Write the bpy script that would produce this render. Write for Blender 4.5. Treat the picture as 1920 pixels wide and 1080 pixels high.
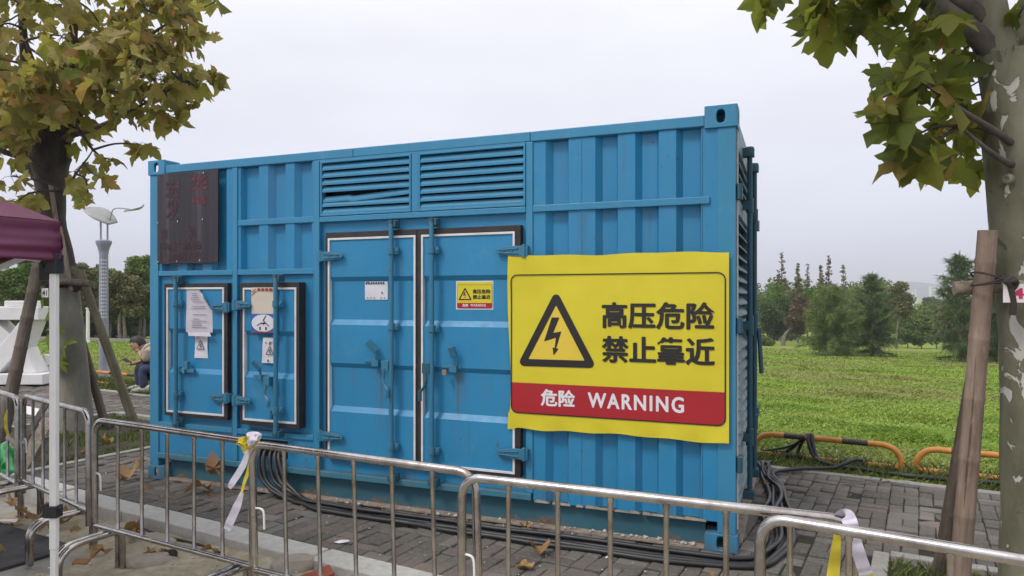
import bpy, bmesh, math, random
import numpy as np
from mathutils import Vector, Matrix, noise

R = math.radians
sc = bpy.context.scene
for o in list(bpy.data.objects):
    bpy.data.objects.remove(o)
COL = sc.collection

# ------------------------------------------------------------------ camera, sky, sun, exposure
cam_d = bpy.data.cameras.new('camera'); cam = bpy.data.objects.new('camera', cam_d); COL.objects.link(cam)
cam.location = (0, 0, 1.6); cam.rotation_euler = (R(90), 0, 0)
cam_d.sensor_width = 36; cam_d.lens = 24.77; cam_d.shift_y = 17 / 1920
cam_d.clip_start = 0.05; cam_d.clip_end = 12000
sc.camera = cam

SUN_EL, SUN_AZ = 50, 234          # azimuth measured from +Y (north) clockwise: behind the camera, to the left
world = bpy.data.worlds.new('World'); sc.world = world; world.use_nodes = True
wn = world.node_tree; wn.nodes.clear()
def wnode(t, **k):
    n = wn.nodes.new(t)
    for a, b in k.items(): setattr(n, a, b)
    return n
wo = wnode('ShaderNodeOutputWorld'); bg = wnode('ShaderNodeBackground')
sky = wnode('ShaderNodeTexSky', sky_type='NISHITA', sun_disc=False)
sky.sun_elevation = R(SUN_EL); sky.sun_rotation = R(SUN_AZ); sky.dust_density = 4
tc = wnode('ShaderNodeTexCoord'); sep = wnode('ShaderNodeSeparateXYZ')
wn.links.new(tc.outputs['Generated'], sep.inputs[0])
ramp = wnode('ShaderNodeValToRGB')
el = ramp.color_ramp.elements
el[0].position = 0.0; el[0].color = (6.1, 6.35, 7.6, 1)
el[1].position = 1.0; el[1].color = (12.6, 12.5, 13.0, 1)
e = el.new(0.16); e.color = (7.2, 7.35, 8.35, 1)
e = el.new(0.39); e.color = (8.8, 8.8, 9.35, 1)
wn.links.new(sep.outputs['Z'], ramp.inputs[0])
mp = wnode('ShaderNodeMapping'); mp.inputs['Scale'].default_value = (1.2, 1.2, 4.0)
wn.links.new(tc.outputs['Generated'], mp.inputs[0])
nz = wnode('ShaderNodeTexNoise'); nz.inputs['Scale'].default_value = 1.6; nz.inputs['Detail'].default_value = 5; nz.inputs['Roughness'].default_value = .5
wn.links.new(mp.outputs[0], nz.inputs['Vector'])
mr = wnode('ShaderNodeMapRange'); mr.inputs[1].default_value = .3; mr.inputs[2].default_value = .7; mr.inputs[3].default_value = .92; mr.inputs[4].default_value = 1.08
wn.links.new(nz.outputs[0], mr.inputs[0])
cl = wnode('ShaderNodeVectorMath', operation='SCALE')
wn.links.new(ramp.outputs[0], cl.inputs[0]); wn.links.new(mr.outputs[0], cl.inputs['Scale'])
mix = wnode('ShaderNodeMix', data_type='RGBA'); mix.inputs['Factor'].default_value = .93   # closed cloud cover over the clear sky
wn.links.new(sky.outputs[0], mix.inputs['A']); wn.links.new(cl.outputs[0], mix.inputs['B'])
wn.links.new(mix.outputs['Result'], bg.inputs[0]); bg.inputs[1].default_value = 0.1
wn.links.new(bg.outputs[0], wo.inputs[0])

sun_d = bpy.data.lights.new('sun', 'SUN'); sun = bpy.data.objects.new('sun', sun_d); COL.objects.link(sun)
sun_d.energy = 1.5; sun_d.angle = R(14); sun_d.color = (1, .97, .92)
sd = Vector((math.sin(R(SUN_AZ)) * math.cos(R(SUN_EL)), math.cos(R(SUN_AZ)) * math.cos(R(SUN_EL)), math.sin(R(SUN_EL))))
sun.rotation_euler = sd.to_track_quat('Z', 'Y').to_euler(); sun.location = sd * 50

vs = sc.view_settings
vs.view_transform = 'Standard'; vs.look = 'None'; vs.exposure = 0.28; vs.gamma = 1; vs.use_curve_mapping = False
sc.cycles.use_denoising = True
sc.cycles.max_bounces = 6; sc.cycles.diffuse_bounces = 3; sc.cycles.use_adaptive_sampling = True; sc.cycles.adaptive_threshold = .02; sc.cycles.transparent_max_bounces = 12

# ------------------------------------------------------------------ helpers
random.seed(7)
def e2w(a, b, z=0.0):             # street frame: a along the kerb to the right, b away from the road
    return Vector((a * .866 + b * .5, -a * .5 + b * .866, z))

class MB:
    def __init__(s): s.v = []; s.f = []
    def add(s, vs_, fs_):
        n = len(s.v); s.v += [tuple(p) for p in vs_]; s.f += [tuple(i + n for i in f) for f in fs_]; return s
    def box(s, x0, x1, y0, y1, z0, z1):
        return s.add([(x0,y0,z0),(x1,y0,z0),(x1,y1,z0),(x0,y1,z0),(x0,y0,z1),(x1,y0,z1),(x1,y1,z1),(x0,y1,z1)],
                     [(3,2,1,0),(4,5,6,7),(0,1,5,4),(1,2,6,5),(2,3,7,6),(3,0,4,7)])
    def bar(s, p0, p1, w, h, up=(0,0,1)):
        p0 = Vector(p0); p1 = Vector(p1); d = (p1 - p0).normalized(); u = Vector(up)
        a = d.cross(u)
        if a.length < 1e-4: a = d.cross(Vector((1,0,0)))
        a.normalize(); b = a.cross(d)
        q = []
        for p in (p0, p1):
            for sx, sz in ((-1,-1),(1,-1),(1,1),(-1,1)): q.append(p + a * sx * w / 2 + b * sz * h / 2)
        return s.add(q, [(0,1,2,3),(7,6,5,4),(0,4,5,1),(1,5,6,2),(2,6,7,3),(3,7,4,0)])
    def tube(s, pts, r, seg=8, cap=True, flat=1.0):
        pts = [Vector(p) for p in pts]; n = len(pts)
        rs = r if isinstance(r, (list, tuple)) else [r] * n
        t = [(pts[min(i+1,n-1)] - pts[max(i-1,0)]).normalized() for i in range(n)]
        a = t[0].orthogonal().normalized(); off = len(s.v)
        for i in range(n):
            if i:
                ax = t[i-1].cross(t[i])
                if ax.length > 1e-6: a = Matrix.Rotation(t[i-1].angle(t[i]), 3, ax.normalized()) @ a
            a = (a - t[i] * a.dot(t[i])).normalized()
            b = t[i].cross(a)
            for k in range(seg):
                w = 2 * math.pi * k / seg
                s.v.append(tuple(pts[i] + (a * math.cos(w) + b * math.sin(w) * flat) * rs[i]))
        for i in range(n - 1):
            for k in range(seg):
                k2 = (k + 1) % seg
                s.f.append((off+i*seg+k, off+i*seg+k2, off+(i+1)*seg+k2, off+(i+1)*seg+k))
        if cap:
            s.f.append(tuple(off + k for k in range(seg))[::-1]); s.f.append(tuple(off + (n-1)*seg + k for k in range(seg)))
        return s
    def prism(s, poly, y0, y1, tr=None):          # polygon in x,z extruded along y
        n = len(poly); tr = tr or (lambda x, y, z: (x, y, z))
        q = [tr(x, y0, z) for x, z in poly] + [tr(x, y1, z) for x, z in poly]
        return s.add(q, [tuple(range(n)), tuple(range(2*n-1, n-1, -1))] + [(i, i+n, (i+1)%n+n, (i+1)%n) for i in range(n)])
    def ring(s, outer, inner, y0, y1, tr=None):    # outlines of equal length in x,z
        n = len(outer); tr = tr or (lambda x, y, z: (x, y, z))
        q = [tr(x, y, z) for y in (y0, y1) for o in (outer, inner) for x, z in o]
        f = []
        for i in range(n):
            j = (i + 1) % n
            f += [(i, j, n+j, n+i), (2*n+i, 3*n+i, 3*n+j, 2*n+j), (i, 2*n+i, 2*n+j, j), (n+i, n+j, 3*n+j, 3*n+i)]
        return s.add(q, f)
    def frame(s, x0, x1, z0, z1, w, y0, y1):       # rectangular frame of four mitred pieces
        return s.ring([(x0,z0),(x1,z0),(x1,z1),(x0,z1)], [(x0+w,z0+w),(x1-w,z0+w),(x1-w,z1-w),(x0+w,z1-w)], y0, y1)
    def lathe(s, prof, seg, c=(0,0,0)):
        off = len(s.v)
        for r, z in prof:
            for k in range(seg):
                w = 2*math.pi*k/seg; s.v.append((c[0]+r*math.cos(w), c[1]+r*math.sin(w), c[2]+z))
        for i in range(len(prof)-1):
            for k in range(seg):
                k2 = (k+1) % seg; s.f.append((off+i*seg+k, off+i*seg+k2, off+(i+1)*seg+k2, off+(i+1)*seg+k))
        s.f.append(tuple(off+k for k in range(seg))[::-1]); s.f.append(tuple(off+(len(prof)-1)*seg+k for k in range(seg)))
        return s
    def grid(s, fn, nu, nv):
        off = len(s.v)
        for j in range(nv+1):
            for i in range(nu+1): s.v.append(tuple(fn(i/nu, j/nv)))
        for j in range(nv):
            for i in range(nu):
                k = off + j*(nu+1) + i; s.f.append((k, k+1, k+nu+2, k+nu+1))
        return s
    def mesh(s, name, smooth=None, fix=True):
        me = bpy.data.meshes.new(name); me.from_pydata(s.v, [], s.f); me.update()
        if fix:
            bm = bmesh.new(); bm.from_mesh(me); bmesh.ops.recalc_face_normals(bm, faces=bm.faces); bm.to_mesh(me); bm.free()
        if smooth is not None:
            me.shade_smooth(); me.set_sharp_from_angle(angle=R(smooth))
        return me
    def build(s, name, mat, parent=None, smooth=None, bevel=0, loc=None, fix=True, seg=2):
        return link(name, s.mesh(name, smooth, fix), mat, parent, bevel, loc, seg)

def link(name, me, mat, parent=None, bevel=0, loc=None, seg=2):
    if mat is not None and not me.materials: me.materials.append(mat)
    o = bpy.data.objects.new(name, me); COL.objects.link(o)
    if parent: o.parent = parent
    if loc is not None: o.location = loc
    if bevel:
        m = o.modifiers.new('bevel', 'BEVEL'); m.width = bevel; m.segments = seg; m.limit_method = 'ANGLE'; m.angle_limit = R(40)
    return o
def tag(o, label=None, cat=None, group=None, kind=None):
    if label: o['label'] = label
    if cat: o['category'] = cat
    if group: o['group'] = group
    if kind: o['kind'] = kind
    return o
def empty(name, loc, rz=0.0, label=None, cat=None, group=None):
    o = bpy.data.objects.new(name, None); COL.objects.link(o); o.location = loc; o.rotation_euler = (0, 0, rz); o.empty_display_size = .2
    return tag(o, label, cat, group)
def np_mesh(name, V, F, mat, parent=None, smooth=False):
    """V (n,3), F (m,k) arrays -> one mesh object, fast"""
    me = bpy.data.meshes.new(name); k = F.shape[1]
    me.vertices.add(len(V)); me.vertices.foreach_set('co', np.ascontiguousarray(V, np.float32).ravel())
    me.loops.add(F.size); me.loops.foreach_set('vertex_index', np.ascontiguousarray(F, np.int32).ravel())
    me.polygons.add(len(F)); me.polygons.foreach_set('loop_start', np.arange(0, F.size, k, dtype=np.int32))
    me.update(calc_edges=True)
    if smooth: me.shade_smooth()
    return link(name, me, mat, parent)
def smooth_path(pts, n=8):            # Catmull-Rom through the points
    P = [Vector(p) for p in pts]; P = [P[0]*2-P[1]] + P + [P[-1]*2-P[-2]]; out = []
    for i in range(1, len(P)-2):
        for k in range(n):
            t = k/n; a,b,c,d = P[i-1:i+3]
            out.append(.5*((2*b)+(c-a)*t+(2*a-5*b+4*c-d)*t*t+(3*b-a-3*c+d)*t**3))
    out.append(P[-2]); return out
def round_poly(pts, r, n=6):
    out = []; m = len(pts)
    for i in range(m):
        p0, p, p1 = Vector(pts[i-1]), Vector(pts[i]), Vector(pts[(i+1)%m])
        a = (p0-p).normalized(); b = (p1-p).normalized(); ang = a.angle(b)
        d = r/math.tan(ang/2); c = p + (a+b).normalized()*(r/math.sin(ang/2))
        s0 = p+a*d-c; s1 = p+b*d-c; t = math.atan2(s0.y,s0.x); u = math.atan2(s1.y,s1.x)
        while u-t > math.pi: u -= 2*math.pi
        while u-t < -math.pi: u += 2*math.pi
        for k in range(n+1):
            w = t+(u-t)*k/n; out.append((c.x+r*math.cos(w), c.y+r*math.sin(w)))
    return out

# ------------------------------------------------------------------ materials
class NT:
    def __init__(s, name):
        s.m = bpy.data.materials.new(name); s.m.use_nodes = True; s.t = s.m.node_tree; s.t.nodes.clear()
        s.out = s.n('ShaderNodeOutputMaterial'); s.b = s.n('ShaderNodeBsdfPrincipled'); s.l(s.b.outputs[0], s.out.inputs[0]); s.tc = None
    def n(s, t, **k):
        x = s.t.nodes.new(t)
        for a, b in k.items(): setattr(x, a, b)
        return x
    def l(s, a, b): s.t.links.new(a, b)
    def coord(s, scale=(1,1,1), which='Object'):
        if not s.tc: s.tc = s.n('ShaderNodeTexCoord')
        m = s.n('ShaderNodeMapping'); m.inputs['Scale'].default_value = scale; s.l(s.tc.outputs[which], m.inputs[0]); return m.outputs[0]
    def noise(s, scale, detail=4, rough=.55, vec=None, dist=0):
        x = s.n('ShaderNodeTexNoise'); x.inputs['Scale'].default_value = scale; x.inputs['Detail'].default_value = detail
        x.inputs['Roughness'].default_value = rough; x.inputs['Distortion'].default_value = dist
        s.l(vec if vec else s.coord(), x.inputs['Vector']); return x.outputs[0]
    def voronoi(s, scale, vec=None, feature='F1'):
        x = s.n('ShaderNodeTexVoronoi', feature=feature); x.inputs['Scale'].default_value = scale
        s.l(vec if vec else s.coord(), x.inputs['Vector']); return x
    def ramp(s, fac, stops, interp='LINEAR'):
        x = s.n('ShaderNodeValToRGB'); x.color_ramp.interpolation = interp; el = x.color_ramp.elements
        while len(el) < len(stops): el.new(.5)
        for e_, (p, c) in zip(el, stops):
            e_.position = p; c = c if isinstance(c, (tuple, list)) else (c, c, c); e_.color = (*c[:3], 1)
        s.l(fac, x.inputs[0]); return x.outputs[0]
    def mix(s, fac, a, b, blend='MIX'):
        x = s.n('ShaderNodeMix', data_type='RGBA', blend_type=blend)
        for k, v in (('Factor', fac), ('A', a), ('B', b)):
            if isinstance(v, (int, float)): x.inputs[k].default_value = v
            elif isinstance(v, (tuple, list)): x.inputs[k].default_value = (*v[:3], 1)
            else: s.l(v, x.inputs[k])
        return x.outputs['Result']
    def math(s, op, a, b=0.0):
        x = s.n('ShaderNodeMath', operation=op)
        for i, v in enumerate((a, b)):
            if isinstance(v, (int, float)): x.inputs[i].default_value = v
            else: s.l(v, x.inputs[i])
        return x.outputs[0]
    def rnd(s):                     # one random number per object and per loose piece of a mesh
        g = s.n('ShaderNodeNewGeometry'); o = s.n('ShaderNodeObjectInfo')
        return s.math('FRACT', s.math('ADD', g.outputs['Random Per Island'], s.math('MULTIPLY', o.outputs['Random'], 7.31)))
    def bump(s, h, strength=.3, dist=.01):
        x = s.n('ShaderNodeBump'); x.inputs['Strength'].default_value = strength; x.inputs['Distance'].default_value = dist
        s.l(h, x.inputs['Height']); s.l(x.outputs[0], s.b.inputs['Normal']); return x
    def set(s, col=None, rough=None, metal=None, spec=None):
        for k, v in (('Base Color', col), ('Roughness', rough), ('Metallic', metal), ('Specular IOR Level', spec)):
            if v is None: continue
            if isinstance(v, (int, float)): s.b.inputs[k].default_value = v
            elif isinstance(v, (tuple, list)): s.b.inputs[k].default_value = (*v[:3], 1)
            else: s.l(v, s.b.inputs[k])
        return s
    def translucent(s, col, fac):
        t = s.n('ShaderNodeBsdfTranslucent'); m = s.n('ShaderNodeMixShader'); m.inputs[0].default_value = fac
        if isinstance(col, (tuple, list)): t.inputs[0].default_value = (*col[:3], 1)
        else: s.l(col, t.inputs[0])
        s.l(s.b.outputs[0], m.inputs[1]); s.l(t.outputs[0], m.inputs[2]); s.l(m.outputs[0], s.out.inputs[0])
def mul(c, k): return tuple(min(1, x*k) for x in c)
def simple(name, col, rough=.6, metal=0.0, var=.18, scale=5, bump=0.0, bscale=60, spec=.5, stretch=(1,1,1)):
    m = NT(name); f = m.noise(scale, 5, .6, m.coord(stretch))
    m.set(m.ramp(f, [(.3, mul(col, 1-var)), (.7, mul(col, 1+var))]), rough, metal, spec)
    m.set(rough=m.ramp(f, [(.3, min(1, rough*1.12)), (.7, rough*.88)]))
    if bump: m.bump(m.noise(bscale, 4, .6, m.coord(stretch)), bump, .004)
    return m.m

M = {}
STAINS = [(2.39, 1.06, .07), (3.03, 1.06, .09), (1.33, .92, .05), (1.86, .48, .05), (3.5, .47, .05), (.46, .95, .05), (3.96, 2.18, .06), (4.4, 2.18, .05)]
def paint(name, col, dirt=.5, rough=.42):
    """old sprayed container paint: fading, vertical run marks, grime and specks of rust"""
    m = NT(name)
    big = m.noise(1.3, 4, .6); streak = m.noise(1.0, 5, .65, m.coord((14, 14, .55)))
    c = m.ramp(big, [(.25, mul(col, .9)), (.75, mul(col, 1.1))])
    c = m.mix(m.ramp(streak, [(.45, 0), (.78, .42*dirt+.05)]), c, mul((col[0]*.9+.05, col[1]*.98, col[2]*.9), .96))
    fine = m.noise(9, 6, .7)
    c = m.mix(m.ramp(fine, [(.56, 0), (.75, .35*dirt)]), c, mul((col[0]*1.3+.03, col[1]*.75+.01, col[2]*.65), .9))
    wear = m.noise(2.1, 3, .6)
    c = m.mix(m.ramp(m.noise(4.5, 7, .72), [(.58, 0), (.66, .30*dirt)]), c, mul((col[0]*2+.05, col[1]*1.25+.02, col[2]*1.1), 1))      # chalky fading
    run = m.noise(1.0, 4, .6, m.coord((26, 26, .8)))
    c = m.mix(m.math('MULTIPLY', m.ramp(run, [(.6, 0), (.72, .55*dirt)]), m.ramp(wear, [(.45, 0), (.62, 1)])), c, (.085, .10, .09))   # dirty run marks
    spots = m.noise(34, 3, .5, m.coord((1, 1, .5)))
    c = m.mix(m.math('MULTIPLY', m.ramp(spots, [(.685, 0), (.71, .8)]), m.ramp(wear, [(.5, 0), (.66, 1)])), c, m.ramp(m.noise(50, 3), [(.3, (.05,.025,.016)), (.7, (.15,.075,.04))]))   # rust where the paint has gone
    scr = m.noise(1.0, 2, .5, m.coord((3, 3, 60)))
    c = m.mix(m.math('MULTIPLY', m.ramp(scr, [(.72, 0), (.74, .35)]), m.ramp(fine, [(.55, 0), (.7, 1)])), c, (.11, .24, .33))
    gm = m.n('ShaderNodeNewGeometry'); nz_ = m.n('ShaderNodeSeparateXYZ'); m.l(gm.outputs['Normal'], nz_.inputs[0])
    ledge = m.math('MULTIPLY', m.ramp(nz_.outputs['Z'], [(.55, 0), (.8, 1)]), m.ramp(m.noise(7, 5, .7), [(.36, 0), (.6, .75)]))
    c = m.mix(ledge, c, m.ramp(m.noise(30, 4), [(.3, (.06,.05,.04)), (.7, (.19,.15,.11))]))          # dust and rust lying on the ledges
    xyz = m.n('ShaderNodeSeparateXYZ'); m.l(m.coord(), xyz.inputs[0])
    low = m.math('SUBTRACT', m.noise(5, 6, .7, m.coord((1, 1, .35))), m.math('MULTIPLY', xyz.outputs['Z'], .9))
    c = m.mix(m.ramp(low, [(.32, 0), (.5, .5*dirt)]), c, (.10, .095, .075))                          # splash dirt near the ground
    for sx_, zt, w_ in STAINS:
        dx_ = m.math('ABSOLUTE', m.math('SUBTRACT', xyz.outputs['X'], sx_)); dz_ = m.math('SUBTRACT', zt, xyz.outputs['Z'])
        k_ = m.math('MULTIPLY', m.ramp(dx_, [(0, 1), (w_, 0)]), m.math('MULTIPLY', m.ramp(dz_, [(0, 0), (.02, 1), (.45, .25), (.62, 0)]), m.ramp(m.noise(1.0, 4, .6, m.coord((45, 45, .7))), [(.46, 0), (.6, .75)])))
        c = m.mix(k_, c, (.10, .065, .035))                                                           # rust runs below latches and hinges
    m.set(c, m.ramp(fine, [(.3, rough-.08), (.7, rough+.14)]), 0, .45)
    m.bump(m.noise(3.2, 3, .5), .12, .02)
    return m.m
BLUE = (.019, .208, .40)
M['blue'] = paint('container_blue_paint', BLUE, .85)
M['blue_frame'] = paint('container_frame_paint', (.030, .212, .372), 1.0)
M['blue_hw'] = paint('container_hardware_paint', (.028, .165, .27), .9, .38)
M['teal'] = paint('faded_teal_paint', (.04, .17, .24), .9)
M['teal_end'] = paint('louvre_grey_blue_paint', (.10, .19, .235), .8)
M['rod_end'] = paint('dark_teal_rod_paint', (.018, .085, .125), .7)
M['dark'] = simple('dark_interior', (.008, .01, .013), .9)
M['gasket'] = simple('black_rubber_gasket', (.022, .018, .02), .55, var=.4, scale=9)
M['trim'] = simple('white_door_trim', (.62, .63, .62), .45, var=.14, scale=8)
def base_paint():
    m = NT('base_beam_paint'); f = m.noise(5, 5, .65); z = m.n('ShaderNodeSeparateXYZ'); m.l(m.coord(), z.inputs[0])
    c = m.ramp(m.noise(1.5, 4), [(.3, (.022,.085,.115)), (.7, (.035,.135,.185))])
    k = m.math('SUBTRACT', f, m.math('MULTIPLY', z.outputs['Z'], 3.6))
    c = m.mix(m.ramp(k, [(.36, 0), (.5, .85)]), c, m.ramp(m.noise(40, 4), [(.3, (.10,.05,.025)), (.7, (.22,.15,.10))]))
    m.set(c, .7); return m.m
M['base'] = base_paint()
M['flange'] = simple('dusty_flange', (.25, .205, .165), .9, var=.35, scale=14, bump=.4, bscale=70)
def steel():
    m = NT('stainless_steel'); f = m.noise(9, 5, .6); g = m.noise(60, 3, .6, m.coord((1, 1, .15)))
    c = m.ramp(f, [(.3, (.27,.235,.215)), (.55, (.46,.435,.415)), (.8, (.58,.56,.55))])
    m.set(c, m.ramp(g, [(.3, .13), (.7, .3)]), 1.0); m.bump(f, .05, .004); return m.m
M['steel'] = steel()
M['white_metal'] = simple('white_enamel', (.72, .71, .69), .4, var=.08, scale=6)
M['black_plastic'] = simple('black_plastic', (.014, .014, .015), .5)
M['cable'] = simple('black_cable', (.017, .017, .019), .45, var=.35, scale=7, bump=.15)
M['orange'] = simple('orange_rail_paint', (.50, .20, .035), .5, var=.22, scale=14, bump=.2)
M['rail_black'] = simple('black_rail_paint', (.018, .018, .018), .55, var=.4, scale=14)
def vinyl():
    m = NT('yellow_vinyl'); f = m.noise(2.2, 6, .65); c = m.ramp(f, [(.3, (.57,.485,.022)), (.7, (.66,.57,.032))])
    c = m.mix(m.ramp(m.noise(6, 6, .7, m.coord((1, 1, 2.5))), [(.6, 0), (.75, .22)]), c, (.36, .32, .06)); m.set(c, .5, 0, .35)
    m.bump(m.noise(5, 5, .6, m.coord((1, 1, 2.2)), 1.0), .12, .006); return m.m
M['banner'] = vinyl()
M['banner_red'] = simple('red_print', (.36, .010, .018), .45, var=.06, scale=4)
M['banner_black'] = simple('black_print', (.012, .010, .009), .5)
M['banner_white'] = simple('white_print', (.72, .68, .72), .5, var=.05)
M['tri_fill'] = simple('amber_print', (.68, .50, .045), .45, var=.05)
M['paper'] = simple('white_paper', (.62, .61, .66), .8, var=.06, scale=9, bump=.2, bscale=30)
M['paper_dull'] = simple('faded_pink_paper', (.52, .49, .55), .8, var=.07, scale=9, bump=.2, bscale=30)
M['ink'] = simple('grey_ink', (.16, .15, .19), .8)
M['ink_dark'] = simple('dark_ink', (.03, .03, .04), .8)
M['poster_cream'] = simple('cream_poster', (.56, .50, .42), .7, var=.08)
M['poster_blue'] = simple('blue_poster', (.025, .11, .36), .6, var=.1)
M['poster_red'] = simple('red_poster_ink', (.30, .03, .02), .6)
def board():
    m = NT('weathered_dark_board'); s = m.noise(1.0, 3, .5, m.coord((11, 1, .35))); f = m.noise(7, 5, .65)
    c = m.ramp(s, [(.38, (.014,.010,.016)), (.55, (.023,.018,.027)), (.66, (.046,.042,.056))])
    c = m.mix(m.ramp(f, [(.5, 0), (.8, .25)]), c, (.045, .022, .026))
    m.set(c, .5); m.bump(m.noise(1, 1, .5, m.coord((90, 1, .2))), .2, .004); return m.m
M['board'] = board()
M['board_red'] = simple('faded_red_lettering', (.095, .012, .02), .6, var=.7, scale=11)
M['board_dim'] = simple('faded_dark_lettering', (.040, .012, .017), .6, var=.8, scale=11)
def bark():
    m = NT('plane_bark'); w = m.noise(3, 4, .6, m.coord((1, 1, .6)), .6); v = m.voronoi(4.2, m.coord((1.2, 1.2, .55)))
    c = m.ramp(m.noise(2.4, 5, .65, m.coord((1, 1, .5))), [(.3, (.10,.098,.062)), (.5, (.175,.17,.115)), (.7, (.27,.26,.2))])
    c = m.mix(m.ramp(m.noise(7.0, 4, .5, m.coord((1, 1, .55)), 1.6), [(.595, 0), (.603, 1)]), c, (.46, .45, .41))
    c = m.mix(m.ramp(m.noise(7, 4, .6, m.coord((1, 1, .7)), .8), [(.64, 0), (.68, .75)]), c, (.06, .05, .038))
    flake = m.ramp(m.noise(7.0, 4, .5, m.coord((1, 1, .55)), 1.6), [(.59, 1), (.605, 0)]); fl2 = m.ramp(m.noise(7, 4, .6, m.coord((1, 1, .7)), .8), [(.63, .5), (.66, 1)])
    m.set(c, .85); m.bump(m.math('ADD', m.math('ADD', m.math('MULTIPLY', flake, .6), m.math('MULTIPLY', fl2, .5)), m.math('MULTIPLY', m.noise(16, 6, .7, m.coord((1, 1, .5))), .7)), .8, .014); return m.m
M['bark'] = bark()
def bark_old():
    m = NT('smooth_grey_bark'); f = m.noise(2.2, 5, .65, m.coord((1.2, 1.2, .5)))
    c = m.ramp(f, [(.3, (.13,.12,.092)), (.5, (.215,.20,.16)), (.72, (.32,.305,.255))])
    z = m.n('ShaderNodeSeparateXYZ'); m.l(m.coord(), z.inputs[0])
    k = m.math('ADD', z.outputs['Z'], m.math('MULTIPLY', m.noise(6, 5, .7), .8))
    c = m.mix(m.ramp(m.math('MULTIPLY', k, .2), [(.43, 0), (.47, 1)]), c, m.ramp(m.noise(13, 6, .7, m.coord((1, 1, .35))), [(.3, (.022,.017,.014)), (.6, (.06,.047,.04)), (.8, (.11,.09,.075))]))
    m.set(c, .9); m.bump(m.noise(18, 6, .75, m.coord((1, 1, .4))), .7, .02); return m.m
M['bark_old'] = bark_old()
M['limb'] = simple('dark_limb_bark', (.085, .072, .06), .9, var=.4, scale=7, bump=.5, bscale=25)
M['twig'] = simple('twig_bark', (.05, .042, .036), .9, bump=.4)
def leaf(name, stops, tr=.38):
    m = NT(name); r = m.rnd(); c = m.ramp(r, stops)
    c = m.mix(m.ramp(m.noise(9, 4, .6), [(.4, 0), (.75, .5)]), c, (.13, .075, .025))
    m.set(c, .62, 0, .3); m.translucent(m.mix(.5, c, (.32, .34, .03), 'ADD'), tr); return m.m
M['leaf_left'] = leaf('autumn_plane_leaf', [(0, (.13,.12,.036)), (.2, (.25,.22,.058)), (.4, (.38,.30,.085)), (.5, (.19,.20,.045)), (.65, (.46,.38,.17)), (.8, (.30,.26,.075)), (.9, (.36,.18,.07)), (1, (.19,.26,.05))], .48)
M['leaf_right'] = leaf('green_plane_leaf', [(0, (.045,.075,.016)), (.35, (.075,.115,.02)), (.65, (.13,.16,.026)), (.88, (.20,.20,.04)), (1, (.22,.11,.035))], .55)
M['leaf_fallen'] = leaf('dry_fallen_leaf', [(0, (.26,.14,.055)), (.5, (.34,.2,.08)), (.8, (.2,.1,.06)), (1, (.40,.27,.12))], .1)
M['leaf_fresh'] = leaf('fresh_green_leaf', [(0, (.10,.17,.02)), (1, (.15,.22,.03))], .35)
def foliage(name, a, b, c, tr=.2):
    m = NT(name); r = m.rnd(); col = m.ramp(r, [(0, a), (.55, b), (1, c)]); m.set(col, .65, 0, .25); m.translucent(col, tr); return m.m
M['fol_dark'] = foliage('dark_evergreen_leaves', (.04,.075,.028), (.075,.13,.038), (.13,.19,.055), .3)
M['fol_mid'] = foliage('mid_green_leaves', (.075,.125,.03), (.14,.21,.045), (.22,.28,.07), .3)
M['fol_bright'] = foliage('bright_green_leaves', (.06,.13,.015), (.10,.20,.02), (.15,.25,.035))
M['fol_olive'] = foliage('olive_leaves', (.09,.10,.036), (.15,.155,.055), (.23,.215,.085))
M['fol_brown'] = foliage('brownish_leaves', (.075,.058,.03), (.13,.095,.048), (.18,.15,.075))
M['fol_cas'] = foliage('casuarina_needles', (.10,.155,.05), (.185,.26,.08), (.29,.34,.12), .42)
M['fol_cas_dark'] = foliage('dark_casuarina_needles', (.065,.105,.05), (.125,.18,.075), (.20,.25,.10), .42)
M['trunk_far'] = simple('grey_tree_trunk', (.16, .14, .115), .9, var=.35, scale=5)
def grass():
    m = NT('grass_blades'); g = m.n('ShaderNodeNewGeometry'); r = m.rnd()
    def pn(s, d=4):
        x = m.n('ShaderNodeTexNoise'); x.inputs['Scale'].default_value = s; x.inputs['Detail'].default_value = d; m.l(g.outputs['Position'], x.inputs['Vector']); return x.outputs[0]
    c = m.ramp(r, [(0, (.155,.25,.03)), (.55, (.24,.35,.045)), (1, (.34,.41,.085))])
    c = m.mix(m.ramp(pn(.55), [(.5, 0), (.66, .8)]), c, m.ramp(r, [(0, (.09,.19,.02)), (1, (.18,.31,.035))]))
    c = m.mix(m.ramp(pn(.16, 6), [(.47, 0), (.62, .75)]), c, m.ramp(r, [(0, (.20,.195,.06)), (1, (.34,.31,.13))]))
    m.set(c, .65, 0, .25); m.translucent(c, .33); return m.m
M['blade'] = grass()
M['blade_dark'] = foliage('verge_grass_blades', (.05,.085,.018), (.10,.155,.028), (.20,.19,.07), .25)
M['petal'] = simple('white_petals', (.5, .54, .38), .7)
def ground_lawn():
    m = NT('lawn_ground'); a = m.noise(.22, 5, .6); b = m.noise(3.5, 6, .7)
    c = m.ramp(b, [(.3, (.12,.185,.028)), (.5, (.21,.29,.045)), (.75, (.29,.35,.08))])
    c = m.mix(m.ramp(a, [(.42, 0), (.68, .8)]), c, m.ramp(b, [(.3, (.22,.23,.05)), (.7, (.34,.34,.10))]))
    m.set(c, .95, 0, .2); m.bump(m.noise(30, 5, .7), 1, .06); return m.m
M['lawn'] = ground_lawn()
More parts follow.
